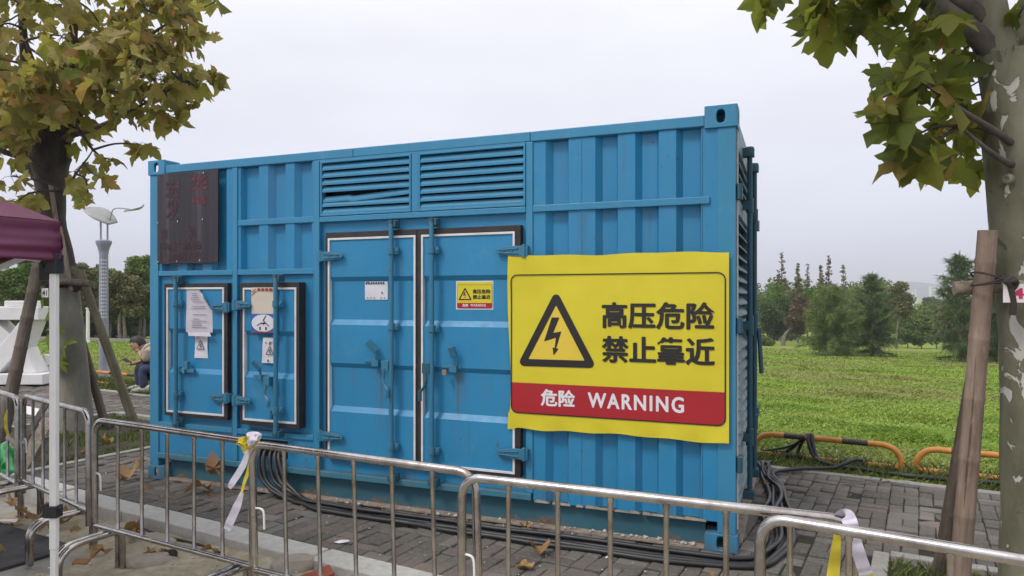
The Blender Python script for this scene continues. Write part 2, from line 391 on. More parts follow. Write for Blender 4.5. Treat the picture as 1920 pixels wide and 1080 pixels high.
def soil(name, a, b, c, s=14):
    m = NT(name); f = m.noise(s, 8, .75); g = m.noise(1.7, 4, .6)
    col = m.ramp(f, [(.3, a), (.5, b), (.72, c)]); col = m.mix(m.ramp(g, [(.4, 0), (.65, .55)]), col, mul(a, 1.1))
    m.set(col, .95, 0, .25); m.bump(m.noise(s*3, 8, .8), .5, .012); return m.m
M['sand'] = soil('sandy_soil', (.22,.185,.125), (.385,.335,.24), (.52,.465,.36))
M['soil'] = soil('dark_soil', (.035,.03,.022), (.065,.055,.04), (.11,.095,.07))
M['screed'] = soil('dirty_concrete_gutter', (.22,.205,.18), (.31,.295,.265), (.40,.385,.35), 7)
def brick_mat():
    m = NT('clay_concrete_paver'); r = m.rnd(); f = m.noise(24, 6, .7); g = m.noise(.9, 4, .6, m.coord((1,1,1), 'Generated'))
    tcw = m.n('ShaderNodeNewGeometry'); big = m.n('ShaderNodeTexNoise'); big.inputs['Scale'].default_value = 1.1; big.inputs['Detail'].default_value = 5; m.l(tcw.outputs['Position'], big.inputs['Vector'])
    fine = m.n('ShaderNodeTexNoise'); fine.inputs['Scale'].default_value = 38; fine.inputs['Detail'].default_value = 6; fine.inputs['Roughness'].default_value = .75; m.l(tcw.outputs['Position'], fine.inputs['Vector'])
    c = m.ramp(r, [(0, (.07,.06,.054)), (.3, (.11,.098,.088)), (.55, (.165,.152,.137)), (.75, (.13,.092,.084)), (.9, (.225,.205,.185)), (1, (.18,.115,.10))])
    c = m.mix(m.ramp(big.outputs[0], [(.36, .0), (.60, .78)]), c, mul((.078,.072,.06), .7))
    c = m.mix(m.ramp(fine.outputs[0], [(.35, .0), (.8, .7)]), c, (.21, .2, .175))
    m.set(c, .88, 0, .3); m.bump(fine.outputs[0], .55, .006); return m.m
M['brick'] = brick_mat()
M['joint'] = soil('paver_joint_soil', (.018,.018,.013), (.035,.033,.024), (.06,.06,.035), 30)
M['kerb'] = soil('granite_kerb', (.36,.345,.315), (.47,.455,.42), (.58,.565,.53), 18)
M['edging'] = soil('concrete_edging', (.22,.21,.185), (.31,.295,.27), (.40,.385,.35), 18)
M['stone'] = soil('pale_stone', (.24,.21,.17), (.33,.295,.24), (.43,.39,.33), 8)
M['redbrick'] = soil('red_brick', (.20,.055,.035), (.28,.08,.05), (.33,.12,.08), 12)
M['tanbrick'] = soil('tan_brick', (.25,.12,.05), (.33,.17,.07), (.4,.22,.1), 12)
M['mat'] = simple('dark_rubber_mat', (.036, .034, .034), .75, var=.45, scale=4, bump=.25, bscale=35)
def bamboo(name, a, b, c):
    m = NT(name); f = m.noise(6, 5, .65, m.coord((3.5, 3.5, .22))); g = m.noise(2.2, 4, .6)
    col = m.ramp(f, [(.3, a), (.5, b), (.72, c)]); col = m.mix(m.ramp(g, [(.45, 0), (.7, .55)]), col, mul(a, .75))
    crack = m.noise(9, 3, .5, m.coord((5, 5, .12))); col = m.mix(m.ramp(crack, [(.66, 0), (.70, .8)]), col, mul(a, .4)); col = m.mix(m.ramp(m.noise(30, 4, .7, m.coord((1, 1, .3))), [(.5, 0), (.75, .4)]), col, mul(c, 1.25))
    m.set(col, .7, 0, .3); m.bump(m.math('SUBTRACT', m.noise(40, 4, .6, m.coord((2.5, 2.5, .1))), m.ramp(crack, [(.66, 0), (.70, 1)])), .5, .005); return m.m
M['bamboo'] = bamboo('weathered_bamboo', (.15,.105,.08), (.235,.17,.13), (.33,.255,.20))
M['bamboo_dark'] = bamboo('dark_bamboo', (.055,.042,.032), (.10,.075,.058), (.165,.13,.10))
M['bamboo_green'] = bamboo('green_brown_bamboo', (.085,.075,.045), (.14,.12,.075), (.20,.175,.12))
M['wood'] = bamboo('grey_brown_wood', (.13,.10,.075), (.22,.175,.13), (.32,.27,.21))
M['rope'] = simple('dark_rope', (.035, .028, .022), .95, bump=.6)
M['maroon'] = simple('maroon_tent_fabric', (.095, .009, .046), .5, var=.2, scale=2.5, bump=.25, bscale=5)
M['tag_white'] = simple('white_number_plate', (.68, .64, .64), .5, var=.06)
M['tag_red'] = simple('crimson_numerals', (.45, .02, .09), .5)
M['lamp_grey'] = simple('lavender_grey_lamp_paint', (.26, .27, .34), .45, var=.08)
M['lamp_panel'] = simple('grey_lamp_wing', (.30, .31, .30), .35, var=.1)
M['sculpt'] = simple('white_sculpture_paint', (.72, .71, .70), .55, var=.08, scale=3)
M['skin'] = simple('skin', (.42, .24, .16), .55, var=.08)
M['hair'] = simple('black_hair', (.012, .010, .009), .6, bump=.5, bscale=120)
M['shirt'] = simple('beige_shirt', (.34, .28, .22), .85, var=.15, bump=.3)
M['vest'] = simple('dark_brown_pullover', (.055, .03, .028), .85)
M['collar'] = simple('white_collar', (.65, .64, .62), .8)
M['jeans'] = simple('navy_jeans', (.032, .04, .085), .85, var=.35, scale=9, bump=.3)
M['shoe'] = simple('pale_trainers', (.36, .38, .30), .7, var=.2)
M['sole'] = simple('dark_sole', (.03, .03, .03), .8)
M['green_plastic'] = simple('green_plastic_sheet', (.03, .30, .08), .4, var=.25, scale=4, bump=.4, bscale=12)
M['tape_white'] = simple('white_barrier_tape', (.58, .54, .62), .45, var=.08, scale=20, bump=.3)
M['tape_yellow'] = simple('yellow_barrier_tape', (.62, .50, .04), .45, var=.1, scale=20, bump=.3)
M['far_white'] = simple('white_far_building', (.62, .64, .66), .8)
M['far_glass'] = simple('far_window_glass', (.10, .13, .16), .3)
M['hill'] = simple('wooded_hill', (.045, .065, .04), .95, var=.4, scale=.02)
# ------------------------------------------------------------------ ground, pavement, kerbs
PLX, PLY = -3.206, 6.238            # container's front left corner
CROT = -math.atan2(.372, .928)
CDX, CDY = Vector((.928, -.372, 0)), Vector((.372, .928, 0))
CL, CW = 4.957, 2.35
def c2w(x, y, z=0.0):
    return Vector((PLX, PLY, 0)) + CDX * x + CDY * y + Vector((0, 0, z))
def w2c(p):
    q = Vector((p[0] - PLX, p[1] - PLY, 0)); return q.dot(CDX), q.dot(CDY)
def proj(p):                        # where a point falls in the 1920x1080 picture (used to sort pieces by size in view)
    return (960 + 1321 * p[0] / p[1], 557 - 1321 * (p[2] - 1.6) / p[1]) if p[1] > .1 else (-9999, -9999)

def gz(b):                          # the lawn falls gently away from the pavement
    return -.035 - .045 * (min(max(b, 8.5), 95) - 8.5)
ground = MB()
xs = [-3000, -400, -120, -60, -30, -15, 0, 15, 30, 60, 120, 400, 3000]
ys = [6.98, 8.5, 10, 14, 20, 30, 45, 95, 200, 700, 3500]
def gpt(u, v):
    a = xs[round(u * 12)]; b = ys[round(v * 10)]; p = e2w(a, b); return (p.x, p.y, gz(b))
ground.grid(gpt, 12, 10)
o = ground.build('lawn', M['lawn']); tag(o, kind='structure')
road = MB(); road.grid(lambda u, v: tuple(e2w(-60 + 120 * u, -30 + 33.16 * v, -.135)), 2, 2)
o = road.build('road', M['screed']); tag(o, kind='structure')

PIT_L = (-9.6, -7.05, 3.45, 5.7); PIT_R = (-.2, 2.4, 3.45, 4.95)
pave = MB()
def slab(a0, a1, b0, b1, z0, z1, mb):
    q = [e2w(a, b, z) for z in (z0, z1) for a, b in ((a0, b0), (a1, b0), (a1, b1), (a0, b1))]
    mb.add(q, [(3,2,1,0),(4,5,6,7),(0,1,5,4),(1,2,6,5),(2,3,7,6),(3,0,4,7)])
for a0, a1, b0, b1 in ((-40, PIT_L[0], 3.3, 6.9), (PIT_L[0], PIT_L[1], PIT_L[3], 6.9), (PIT_L[1], PIT_R[0], 3.3, 6.9), (PIT_R[0], PIT_R[1], PIT_R[3], 6.9), (PIT_R[1], 30, 3.3, 6.9)):
    slab(a0, a1, b0, b1, -.3, -.014, pave)
pavement = pave.build('pavement', M['joint']); tag(pavement, kind='structure')
# pavers: columns 0.2 m wide running away from the road; pairs laid lengthwise, then bands laid crosswise
def paver_mesh():
    m = MB(); hx, hy, c = .0475, .0965, .006
    m.add([(-hx,-hy,-.06),(hx,-hy,-.06),(hx,hy,-.06),(-hx,hy,-.06), (-hx,-hy,-c),(hx,-hy,-c),(hx,hy,-c),(-hx,hy,-c),
           (-hx+c,-hy+c,0),(hx-c,-hy+c,0),(hx-c,hy-c,0),(-hx+c,hy-c,0)],
          [(0,1,5,4),(1,2,6,5),(2,3,7,6),(3,0,4,7),(4,5,9,8),(5,6,10,9),(6,7,11,10),(7,4,8,11),(8,9,10,11)])
    return m
pm = paver_mesh(); pmesh = pm.mesh('brick'); pmesh.materials.append(M['brick'])
rng = random.Random(11); spots = []
for i in range(-85, 28):
    a = i * .2; b = 3.31 + (.1 if i % 2 else 0); seq = (i * 3) % 5
    if i % 2: spots.append((a + .1, 3.36, 1))
    while b < 6.72:
        if seq % 5 in (0, 1, 3):
            for da in (.05, .15): spots.append((a + da, b + .1, 0))
            b += .2
        else:
            spots.append((a + .1, b + .05, 1)); spots.append((a + .1, b + .15, 1)); b += .2
        seq += 1
    while b < 6.84: spots.append((a + .1, b + .05, 1)); b += .1
def in_pit(a, b):
    return any(p[0] - .1 < a < p[1] + .1 and b < p[3] + .1 for p in (PIT_L, PIT_R))
placed = []
for a, b, cross in spots:
    if in_pit(a, b): continue
    w = e2w(a, b); x, y = w2c(w)
    if .12 < x < CL - .12 and .15 < y < CW - .15: continue
    px, py = proj(w)
    if not (-260 < px < 2180): continue
    vis = -20 < px < 1940 and 690 < py < 1100 and not (0 < x < CL and y > -.02 and px < 1375 and px > 285)
    d = w.y; size = (1 if vis else 0) / (d * d)
    placed.append((size, a, b, cross))
placed.sort(reverse=True)
bv, bf = [], []; base_v = np.array(pm.v); nb = 0
for k, (s_, a, b, cross) in enumerate(placed):
    rz = -R(30) + (R(90) if cross else 0) + rng.gauss(0, .02)
    z = rng.gauss(-.002, .0045) - (.010 if rng.random() < .05 else 0); tx, ty = rng.gauss(0, .018), rng.gauss(0, .018)
    loc = e2w(a + rng.gauss(0, .0012), b + rng.gauss(0, .0012), z)
    if k < 300:
        br = link('brick', pmesh, None, pavement); br.location = loc; br.rotation_euler = (tx, ty, rz)
    else:
        mt = Matrix.Rotation(rz, 3, 'Z') @ Matrix.Rotation(ty, 3, 'Y') @ Matrix.Rotation(tx, 3, 'X')
        bv.append(base_v @ np.array(mt).T + np.array(loc)); bf += [tuple(i + nb for i in f) for f in pm.f]; nb += len(base_v)
o = np_mesh('bricks', np.concatenate(bv), np.array(bf), M['brick'], pavement); tag(o, kind='stuff')

def kerb_line(name, a0, a1, b0, b1, ztop, zbot, step, seed, mat='kerb'):
    root = MB(); slab(a0, a1, b0 + .02, b1 - .02, zbot - .02, zbot + .012, root)
    root = root.build(name, M['joint']); tag(root, kind='structure')
    rr = random.Random(seed); a = a0
    while a < a1:
        L = step * rr.uniform(.93, 1.05); e = min(a + L, a1)
        w0, w1 = proj(e2w(a, b0)), proj(e2w(e, b0))
        m = MB(); t = rr.gauss(0, .004); zt = ztop + rr.gauss(0, .004)
        slab(a + .005, e - .005, b0 + t, b1 + t, zbot, zt, m)
        m.build('kerb_stone', M[mat], root, bevel=.009)
        a = e
    return root
kerb_line('kerb', -14.4, 4.2, 3.1, 3.3, .004, -.3, .95, 3)
kerb_line('lawn_kerb', -16, 6.0, 6.9, 7.0, .012, -.2, .98, 4, 'edging')
# tree pits
for nm, (a0, a1, b0, b1) in (('tree_pit', PIT_L), ('tree_pit', PIT_R)):
    m = MB()
    def pit(u, v, a0=a0, a1=a1, b0=b0, b1=b1):
        a, b = a0 + (a1 - a0) * u, 3.31 + (b1 - 3.31) * v
        return e2w(a, b, -.03 + .035 * noise.noise((a * 2.3, b * 2.3, 0)) + .015 * noise.noise((a * 9, b * 9, 3)))
    m.grid(pit, 60, 44); p = m.build(nm, M['soil'], smooth=60); tag(p, kind='structure')
    def edge(x0, x1, y0, y1):
        k = MB(); slab(x0, x1, y0, y1, -.12, .018, k); k.build('edging_stone', M['edging'], p, bevel=.006)
    n = max(2, round((b1 - 3.31) / .5)); h = (b1 - 3.31) / n
    for i in range(n):
        edge(a0 - .045, a0 + .045, 3.31 + i * h + .003, 3.31 + (i + 1) * h - .003)
        edge(a1 - .045, a1 + .045, 3.31 + i * h + .003, 3.31 + (i + 1) * h - .003)
    n = max(2, round((a1 - a0) / .5)); h = (a1 - a0 - .09) / n
    for i in range(n): edge(a0 + .045 + i * h + .003, a0 + .045 + (i + 1) * h - .003, b1 - .045, b1 + .045)
# sandy heap against the kerb and the dark mats in the road
m = MB()
def heap(u, v):
    a = -6.3 + 9.5 * u; b = 1.2 + 1.9 * v
    edge = min(1, (a + 6.3) / 1.2, (3.2 - a) / 1.0)
    h = .03 + .055 * v * v + .035 * noise.noise((a * 1.3, b * 1.3, 1)) + .022 * noise.noise((a * 5, b * 5, 2)) + .008 * noise.noise((a * 17, b * 17, 5))
    if a < -4.6: h -= .05
    return e2w(a, b, -.135 + max(-.02, h * max(.0, edge)) * (1 if b < 3.09 else 1))
m.grid(heap, 190, 44); o = m.build('sandy_verge', M['sand'], smooth=80); tag(o, kind='structure')
for (a0, a1, b0, b1, lab) in ((-8.6, -5.02, 2.05, 2.70, 'dark rubber mat lying along the kerb side of its twin'), (-8.6, -4.6, 1.2, 2.042, 'dark rubber mat lying nearest the bottom left corner')):
    m = MB(); slab(a0, a1, b0, b1, -.134, -.113, m)
    o = m.build('rubber_mat', M['mat'], bevel=.004); tag(o, lab, 'rubber mat', 'mats on the road')

# ------------------------------------------------------------------ grass (stuff)
rs = np.random.default_rng(5)
def blades(name, P, hgt_, wid, mat, seed, lean=.5, parent=None):
    r = np.random.default_rng(seed); n = len(P)
    az = r.uniform(0, 2*np.pi, n); h = hgt_ * r.uniform(.5, 1.3, n); w = wid * r.uniform(.6, 1.3, n)
    d = np.stack([np.cos(az), np.sin(az), np.zeros(n)], 1); s = np.stack([-np.sin(az), np.cos(az), np.zeros(n)], 1)
    ln = (r.uniform(0, lean, n) * h)[:, None]
    up = np.array([0, 0, 1.0])
    v0 = P - s * w[:, None] / 2; v1 = P + s * w[:, None] / 2
    v2 = P + up * (h * .6)[:, None] + d * ln * .45 + s * w[:, None] * .35; v3 = P + up * h[:, None] + d * ln
    V = np.stack([v0, v1, v2, v3], 1).reshape(-1, 3); F = (np.arange(n)[:, None] * 4 + np.array([[0, 1, 2, 3]]))
    return np_mesh(name, V, F, mat, parent)
def field(n, d0, d1, px0, px1, power=1.0):
    """points on the lawn, denser nearby"""
    t = d0 * (d1 / d0) ** rs.uniform(0, 1, n)
    x = (rs.uniform(px0, px1, n) - 960) / 1321 * t
    P = np.stack([x, t, np.zeros(n)], 1); b = P[:, 0] * .5 + P[:, 1] * .866
    P[:, 2] = -.036 - .045 * (np.clip(b, 8.5, 95) - 8.5)
    return P[b > 7.02]
def clump(P, s):
    return np.array([noise.noise((p[0]*s, p[1]*s, 0)) for p in P])
P = field(190000, 5.6, 48, 1385, 2080); k = clump(P, .9)
keep = rs.uniform(-.6, .5, len(P)) < k + .25; P = P[keep]; k = k[keep]
o = blades('lawn_grass', P, .022 + .10 * np.clip(k - .05, 0, 1) + .0008 * P[:, 1], .013 + .0016 * P[:, 1], M['blade'], 1, 3.2); tag(o, 'low green grass and clover covering the lawn behind the container', 'grass', kind='stuff')
P = field(30000, 10, 36, -60, 300)
o = blades('lawn_grass', P, .022 + .0008 * P[:, 1], .013 + .0016 * P[:, 1], M['blade'], 2, 3.2); tag(o, 'grass of the lawn behind the lamp post on the left', 'grass', kind='stuff')
def strip(n, a0, a1, b0, b1, z):
    return np.array([tuple(e2w(a, b, z)) for a, b in zip(rs.uniform(a0, a1, n), b0 + (b1 - b0) * rs.uniform(0, 1, n) ** .8)])
P = np.concatenate([strip(5000, -3.5, 5.5, 7.0, 7.5, -.03), strip(5200, -15, -9, 7.0, 7.9, -.03)])
o = blades('verge_grass', P, .12, .011, M['blade_dark'], 3, 1.1); tag(o, 'taller dark weeds along the lawn kerb under the orange rails', 'weeds', kind='stuff')
P = strip(6500, PIT_L[0]+.1, PIT_L[1]-.06, 3.5, 5.6, -.04); P = P[clump(P, 1.4) > -.12]
o = blades('pit_grass', P, .075, .010, M['blade_dark'], 4, 1.0); tag(o, 'short grass in the tree pit beside the left tree', 'grass', kind='stuff')
P = strip(7000, PIT_R[0]+.05, PIT_R[1]-.1, 3.5, 4.9, -.04); P = P[clump(P, 1.4) > -.2]
o = blades('pit_grass', P, .075, .007, M['blade_dark'], 6, 1.0); tag(o, 'short grass in the tree pit under the right tree', 'grass', kind='stuff')
P = field(800, 6.6, 15, 1430, 1900); P = P[clump(P, .8) > .08]; n = len(P)
c = P + np.array([0, 0, 1]) * (.045 + .03 * rs.uniform(0, 1, n))[:, None]; w = (.004 + .004 * rs.uniform(0, 1, n))[:, None]
u = np.array([[1, 0, .2]]) * w; v = np.array([[0, .8, .6]]) * w
V = np.stack([c - u, c + v, c + u, c - v], 1).reshape(-1, 3)
o = np_mesh('lawn_flowers', V, np.arange(n)[:, None] * 4 + np.array([[0, 1, 2, 3]]), M['petal']); tag(o, 'tiny white flowers scattered over the lawn', 'flowers', kind='stuff')

# ------------------------------------------------------------------ the container
box_root = empty('generator_container', (PLX, PLY, 0), CROT, 'blue steel generator container with louvres and doors standing on the pavers', 'container')
B = box_root
def part(name, mat, mb, parent=B, bevel=.004, smooth=None, seg=2):
    return mb.build(name, M[mat], parent, smooth=smooth, bevel=bevel, seg=seg)
def oval(cx, cz, rx, rz, n=24):      # stadium outline starting at angle 0
    return [(cx + rx * math.copysign(abs(math.cos(t)) ** .75, math.cos(t)), cz + rz * math.copysign(abs(math.sin(t)) ** .75, math.sin(t))) for t in [2*math.pi*k/n for k in range(n)]]
def rect_out(x0, x1, z0, z1, n=24):
    cx, cz = (x0+x1)/2, (z0+z1)/2; hx, hz = (x1-x0)/2, (z1-z0)/2; out = []
    for k in range(n):
        t = 2*math.pi*k/n; c, s = math.cos(t), math.sin(t); q = max(abs(c), abs(s)); out.append((cx + hx*c/q, cz + hz*s/q))
    return out
def casting(x0, x1, y0, y1, z0, z1, side):
    m = MB(); t = .022; zc = (z0+z1)/2; xc = (x0+x1)/2; yc = (y0+y1)/2
    m.ring(rect_out(x0, x1, z0, z1), oval(xc, zc, .026, .042), y0, y0 + t)
    xs_ = (x0, x0 + t) if side < 0 else (x1 - t, x1)
    m.ring(rect_out(y0 + t, y1, z0, z1), oval(yc + t/2, zc, .026, .042), xs_[0], xs_[1], tr=lambda a, d, z: (d, a, z))
    ix0, ix1 = (x0 + t, x1) if side < 0 else (x0, x1 - t)
    m.box(ix0, ix1, y0 + t, y1, z1 - t, z1); m.box(ix0, ix1, y0 + t, y1, z0, z0 + t)
    m.box(ix0, ix1, y1 - t, y1, z0 + t, z1 - t)
    if side < 0: m.box(x1 - t, x1, y0 + t, y1 - t, z0 + t, z1 - t)
    else: m.box(x0, x0 + t, y0 + t, y1 - t, z0 + t, z1 - t)
    return part('corner_casting', 'blue_frame', m, bevel=.005)
casting(-.012, .185, -.012, .16, 2.675, 2.803, -1); casting(4.768, 4.969, -.012, .16, 2.665, 2.806, 1)
casting(-.012, .185, -.012, .16, .0, .118, -1); casting(4.768, 4.969, -.012, .16, .0, .112, 1)
for x0, x1, sd_ in ((-.012, .185, -1), (4.768, 4.969, 1)):
    for z0, z1 in ((2.67, 2.803), (0, .118)):
        casting(x0, x1, CW - .16, CW + .012, z0, z1, sd_)
part('corner_post', 'blue_frame', MB().box(0, .1, 0, .12, .118, 2.675))
part('corner_post', 'blue_frame', MB().box(4.846, 4.957, 0, .1, .112, 2.665))
part('corner_post', 'blue_frame', MB().box(0, .1, CW - .12, CW, .118, 2.67)); part('corner_post', 'blue_frame', MB().box(4.846, 4.957, CW - .1, CW, .118, 2.67))
# top side rail in three welded lengths
for x0, x1 in ((.185, 2.13), (2.132, 3.59), (3.592, 4.768)):
    part('top_rail', 'blue_frame', MB().box(x0, x1, -.003, .075, 2.682, 2.752), bevel=.006)
part('top_rail', 'blue_frame', MB().box(.185, 4.768, CW - .075, CW, 2.682, 2.752)); 
part('top_rail', 'blue_frame', MB().box(4.86, 4.957, .16, CW - .16, 2.66, 2.75)); part('top_rail', 'blue_frame', MB().box(0, .09, .16, CW - .16, 2.66, 2.75))
# corrugated roof sheet, its edge shows as low bumps over the rail
m = MB(); prof = []; x = .2
while x < 4.74:
    prof += [(x, 2.753), (x + .10, 2.753), (x + .125, 2.763), (x + .215, 2.763)]; x += .24
prof = [(a, z + .004 * noise.noise((a * 3, 0, 0))) for a, z in prof]
for y in (.05, CW - .02): m.v += [(a, y, z) for a, z in prof]
n = len(prof); m.f += [(i, i+1, n+i+1, n+i) for i in range(n-1)]
m.v += [(a, .05, 2.7505) for a, z in prof]; m.f += [(i, i+1, 2*n+i+1, 2*n+i) for i in range(n-1)]
part('roof_panel', 'blue_frame', m, bevel=0)
# intermediate posts and rails
for x0, x1, z0, z1, y in ((.937, .987, .235, 2.68, -.002), (1.761, 1.817, .235, 2.68, -.004), (3.559, 3.609, .235, 2.68, -.002), (2.647, 2.704, 2.235, 2.668, -.002)):
    part('mid_post', 'blue_frame', MB().box(x0, x1, y, .06, z0, z1))
for x0, x1, z0, z1, y in ((.102, .935, 1.785, 1.828, .0), (.989, 1.759, 1.783, 1.828, .0), (.989, 1.759, 2.193, 2.241, .002), (3.611, 4.80, 2.19, 2.237, -.006), (1.819, 3.557, 2.19, 2.232, -.005), (.102, .935, .462, .505, -.004), (.989, 1.759, .462, .505, -.004)):
    part('cross_rail', 'blue_frame', MB().box(x0, x1, y, .055, z0, z1))
part('cross_rail', 'blue_frame', MB().box(1.819, 3.557, -.003, .055, 2.668, 2.6815), bevel=0)
part('bottom_rail', 'teal', MB().box(.102, 3.60, -.014, .06, .186, .234), bevel=.006)
# vertical corrugated sheets
def corr(name, xs_, z0, z1, yo=.010, yi=.056, mat='blue'):
    """xs_: list of (x, depth 0|1)"""
    m = MB(); n = len(xs_)
    for z in (z0, z1): m.v += [(x, yi if d else yo, z) for x, d in xs_]
    m.f += [(i, i+1, n+i+1, n+i) for i in range(n-1)]
    m.v += [(x, yi + .01, z) for z in (z0, z1) for x, d in xs_]
    m.f += [(i, i+1, 2*n+i+1, 2*n+i) for i in range(n-1)] + [(n+i, n+i+1, 3*n+i+1, 3*n+i) for i in range(n-1)]
    return part(name, mat, m, bevel=0)
right = [(3.609,0),(3.699,0),(3.743,1),(3.847,1),(3.866,0),(4.053,0),(4.093,1),(4.190,1),(4.208,0),(4.323,0),(4.362,1),(4.460,1),(4.479,0),(4.589,0),(4.626,1),(4.733,1),(4.755,0),(4.846,0)]
corr('side_panel', right, .182, 2.68)
for x in (3.956, 4.75):
    part('weld_seam', 'blue_frame', MB().box(x - .003, x + .003, .006, .0115, .2, 2.67), bevel=0)
mid = [(.987,0),(1.015,0),(1.034,1),(1.195,1),(1.207,0),(1.300,0),(1.345,1),(1.465,1),(1.477,0),(1.563,0),(1.605,1),(1.722,1),(1.735,0),(1.761,0)]
corr('side_panel', mid, 1.80, 2.68)
left = [(.10,0),(.13,0),(.16,1),(.30,1),(.32,0),(.42,0),(.45,1),(.58,1),(.60,0),(.70,0),(.73,1),(.85,1),(.865,0),(.937,0)]
corr('side_panel', left, 1.80, 2.68)
part('side_panel', 'blue', MB().box(.10, .937, .03, .045, .235, 1.8), bevel=0)
part('side_panel', 'blue', MB().box(.987, 1.761, .03, .045, .505, 1.8), bevel=0)
part('side_panel', 'blue', MB().box(1.817, 3.559, .035, .05, .235, 2.2), bevel=0)
m = MB(); m.box(.987, 1.2, .012, .03, .235, .47).box(1.5, 1.761, .012, .03, .235, .47).box(1.2, 1.5, .012, .03, .435, .47).box(1.2, 1.5, .012, .03, .235, .29)
part('side_panel', 'blue', m, bevel=0)
part('cable_outlet', 'dark', MB().box(1.15, 1.55, .035, .3, .24, .46), bevel=0)
part('side_panel', 'blue', MB().box(.10, .937, .012, .028, .235, .47), bevel=0)
# body behind the panels (walls, floor) so that the box is closed from every side
part('rear_panel', 'blue', MB().box(.1, 4.85, CW - .04, CW - .02, .18, 2.68), bevel=0)
part('end_panel', 'blue', MB().box(.02, .04, .12, CW - .12, .12, 2.67), bevel=0)
part('floor_frame', 'dark', MB().box(.1, 4.85, .31, CW - .06, .03, .18), bevel=0)
part('interior_baffle', 'dark', MB().box(.1, 4.80, .32, CW - .06, .182, 2.66), bevel=0)
# base beam: recessed web over a dusty bottom flange
part('base_beam', 'base', MB().box(.186, 4.767, .055, .075, .018, .186), bevel=0)
m = MB(); m.box(.186, 4.767, -.012, .14, .002, .018); part('base_flange', 'flange', m, bevel=.003)
m = MB().box(4.885, 4.905, .16, CW - .16, .018, .2); part('base_beam', 'base', m, bevel=0)
part('base_flange', 'flange', MB().box(4.85, 4.985, .162, CW - .162, .002, .02), bevel=.003)
# ragged dried sealant along the lower edge of the right-hand sheet
m = MB(); x = 3.62; rr = random.Random(5)
while x < 4.74:
    L = rr.uniform(.05, .14); h = rr.uniform(.006, .016)
    m.add([(x,.0,.176),(x+L,.0,.176),(x+L,.05,.176),(x,.05,.176),(x+.01,.006,.182+h),(x+L-.01,.006,.182+h*.6),(x+L-.01,.03,.182),(x+.01,.03,.182)],
          [(3,2,1,0),(4,5,6,7),(0,1,5,4),(1,2,6,5),(2,3,7,6),(3,0,4,7)]); x += L * rr.uniform(.85, 1.3)
part('sealant', 'flange', m, bevel=0)

# louvres
def louvre(x0, x1, z0, z1, n, broken=None):
    v = part('louvre_vent', 'blue_frame', MB().frame(x0, x1, z0, z1, .014, -.008, .05), bevel=.002)
    part('backing', 'dark', MB().box(x0 + .015, x1 - .015, .10, .11, z0 + .015, z1 - .015), v, bevel=0)
    p = (z1 - z0 - .028) / n
    for k in range(n):
        b = z0 + .016 + k * p; dz = [0, 0]
        m = MB(); a0, a1 = x0 + .016, x1 - .016
        sec = [(-.004, b - .002), (-.004, b + .014), (.022, b + p * .82), (.026, b + p * .79), (.003, b - .002)]
        mid_x = [a0, a0 + (a1-a0)*.3, a0 + (a1-a0)*.34, a1]
        drop = [0, 0, 0, 0]
        if k == broken: drop = [-.022, -.016, -.024, .006]
        for xx, d in zip(mid_x, drop): m.v += [(xx, y + abs(d)*.4, z + d) for y, z in sec]
        for i in range(3): m.f += [(i*5+j, i*5+(j+1)%5, (i+1)*5+(j+1)%5, (i+1)*5+j) for j in range(5)]
        m.f += [tuple(range(5)), tuple(range(19, 14, -1))]
        part('slat', 'blue_frame', m, v, bevel=0)
louvre(1.828, 2.644, 2.236, 2.667, 7, broken=2); louvre(2.707, 3.556, 2.236, 2.667, 7)

# doors
def hinge(door, x, z, dirn, L=.2, y=-.03):
    """strap hinge: barrel at x, tapered leaf running in dirn"""
    m = MB(); t = .018
    poly = [(x, z-.036), (x+dirn*L*.35, z-.036), (x+dirn*L*.93, z-.02), (x+dirn*L, z-.008), (x+dirn*L, z+.008), (x+dirn*L*.93, z+.02), (x+dirn*L*.35, z+.036), (x, z+.036)]
    m.prism(poly, y - t, y)
    for dz in (-.014, .014): m.prism([(x+dirn*.03, z+dz*1.3-.005), (x+dirn*L*.88, z+dz*.6-.004), (x+dirn*L*.88, z+dz*.6+.004), (x+dirn*.03, z+dz*1.3+.005)], y-t-.008, y-t+.002)
    m.tube([(x-dirn*.008, y-.008, z-.045), (x-dirn*.008, y-.008, z+.045)], .016, 10)
    m.box(min(x-dirn*.035, x-dirn*.008), max(x-dirn*.035, x-dirn*.008), y-.012, .0, z-.036, z+.036)
    for q in (.4, .72): m.tube([(x+dirn*L*q, y-t-.008, z), (x+dirn*L*q, y-t, z)], .007, 8)
    part('hinge', 'blue_hw', m, door, bevel=.002, smooth=35)
def rod(door, x, z0, z1, y, clamps, side=1):
    part('lock_rod', 'blue_hw', MB().tube([(x, y, z0), (x, y, z1)], .0185, 12), door, bevel=0, smooth=40)
    for z in clamps:
        m = MB(); m.tube([(x, y, z-.026), (x, y, z+.026)], .026, 12)
        m.box(x-.03, x+.055, y+.004, y+.034, z-.024, z+.024); m.tube([(x+.042, y-.008, z), (x+.042, y+.006, z)], .009, 8)
        part('rod_bracket', 'blue_hw', m, door, bevel=.002, smooth=40)
    for z, s in ((z0, -1), (z1, 1)):
        m = MB(); m.box(x-.028, x-.008, y-.012, y+.05, z-.024, z+.024).box(x+.024, x+.042, y-.012, y+.05, z-.024, z+.024).box(x-.03, x+.044, y+.02, y+.055, z-.03, z+.03)
        m.tube([(x, y, z-.03), (x, y, z+.03)], .016, 10)
        part('cam_keeper', 'rod_end', m, door, bevel=.002, smooth=40)
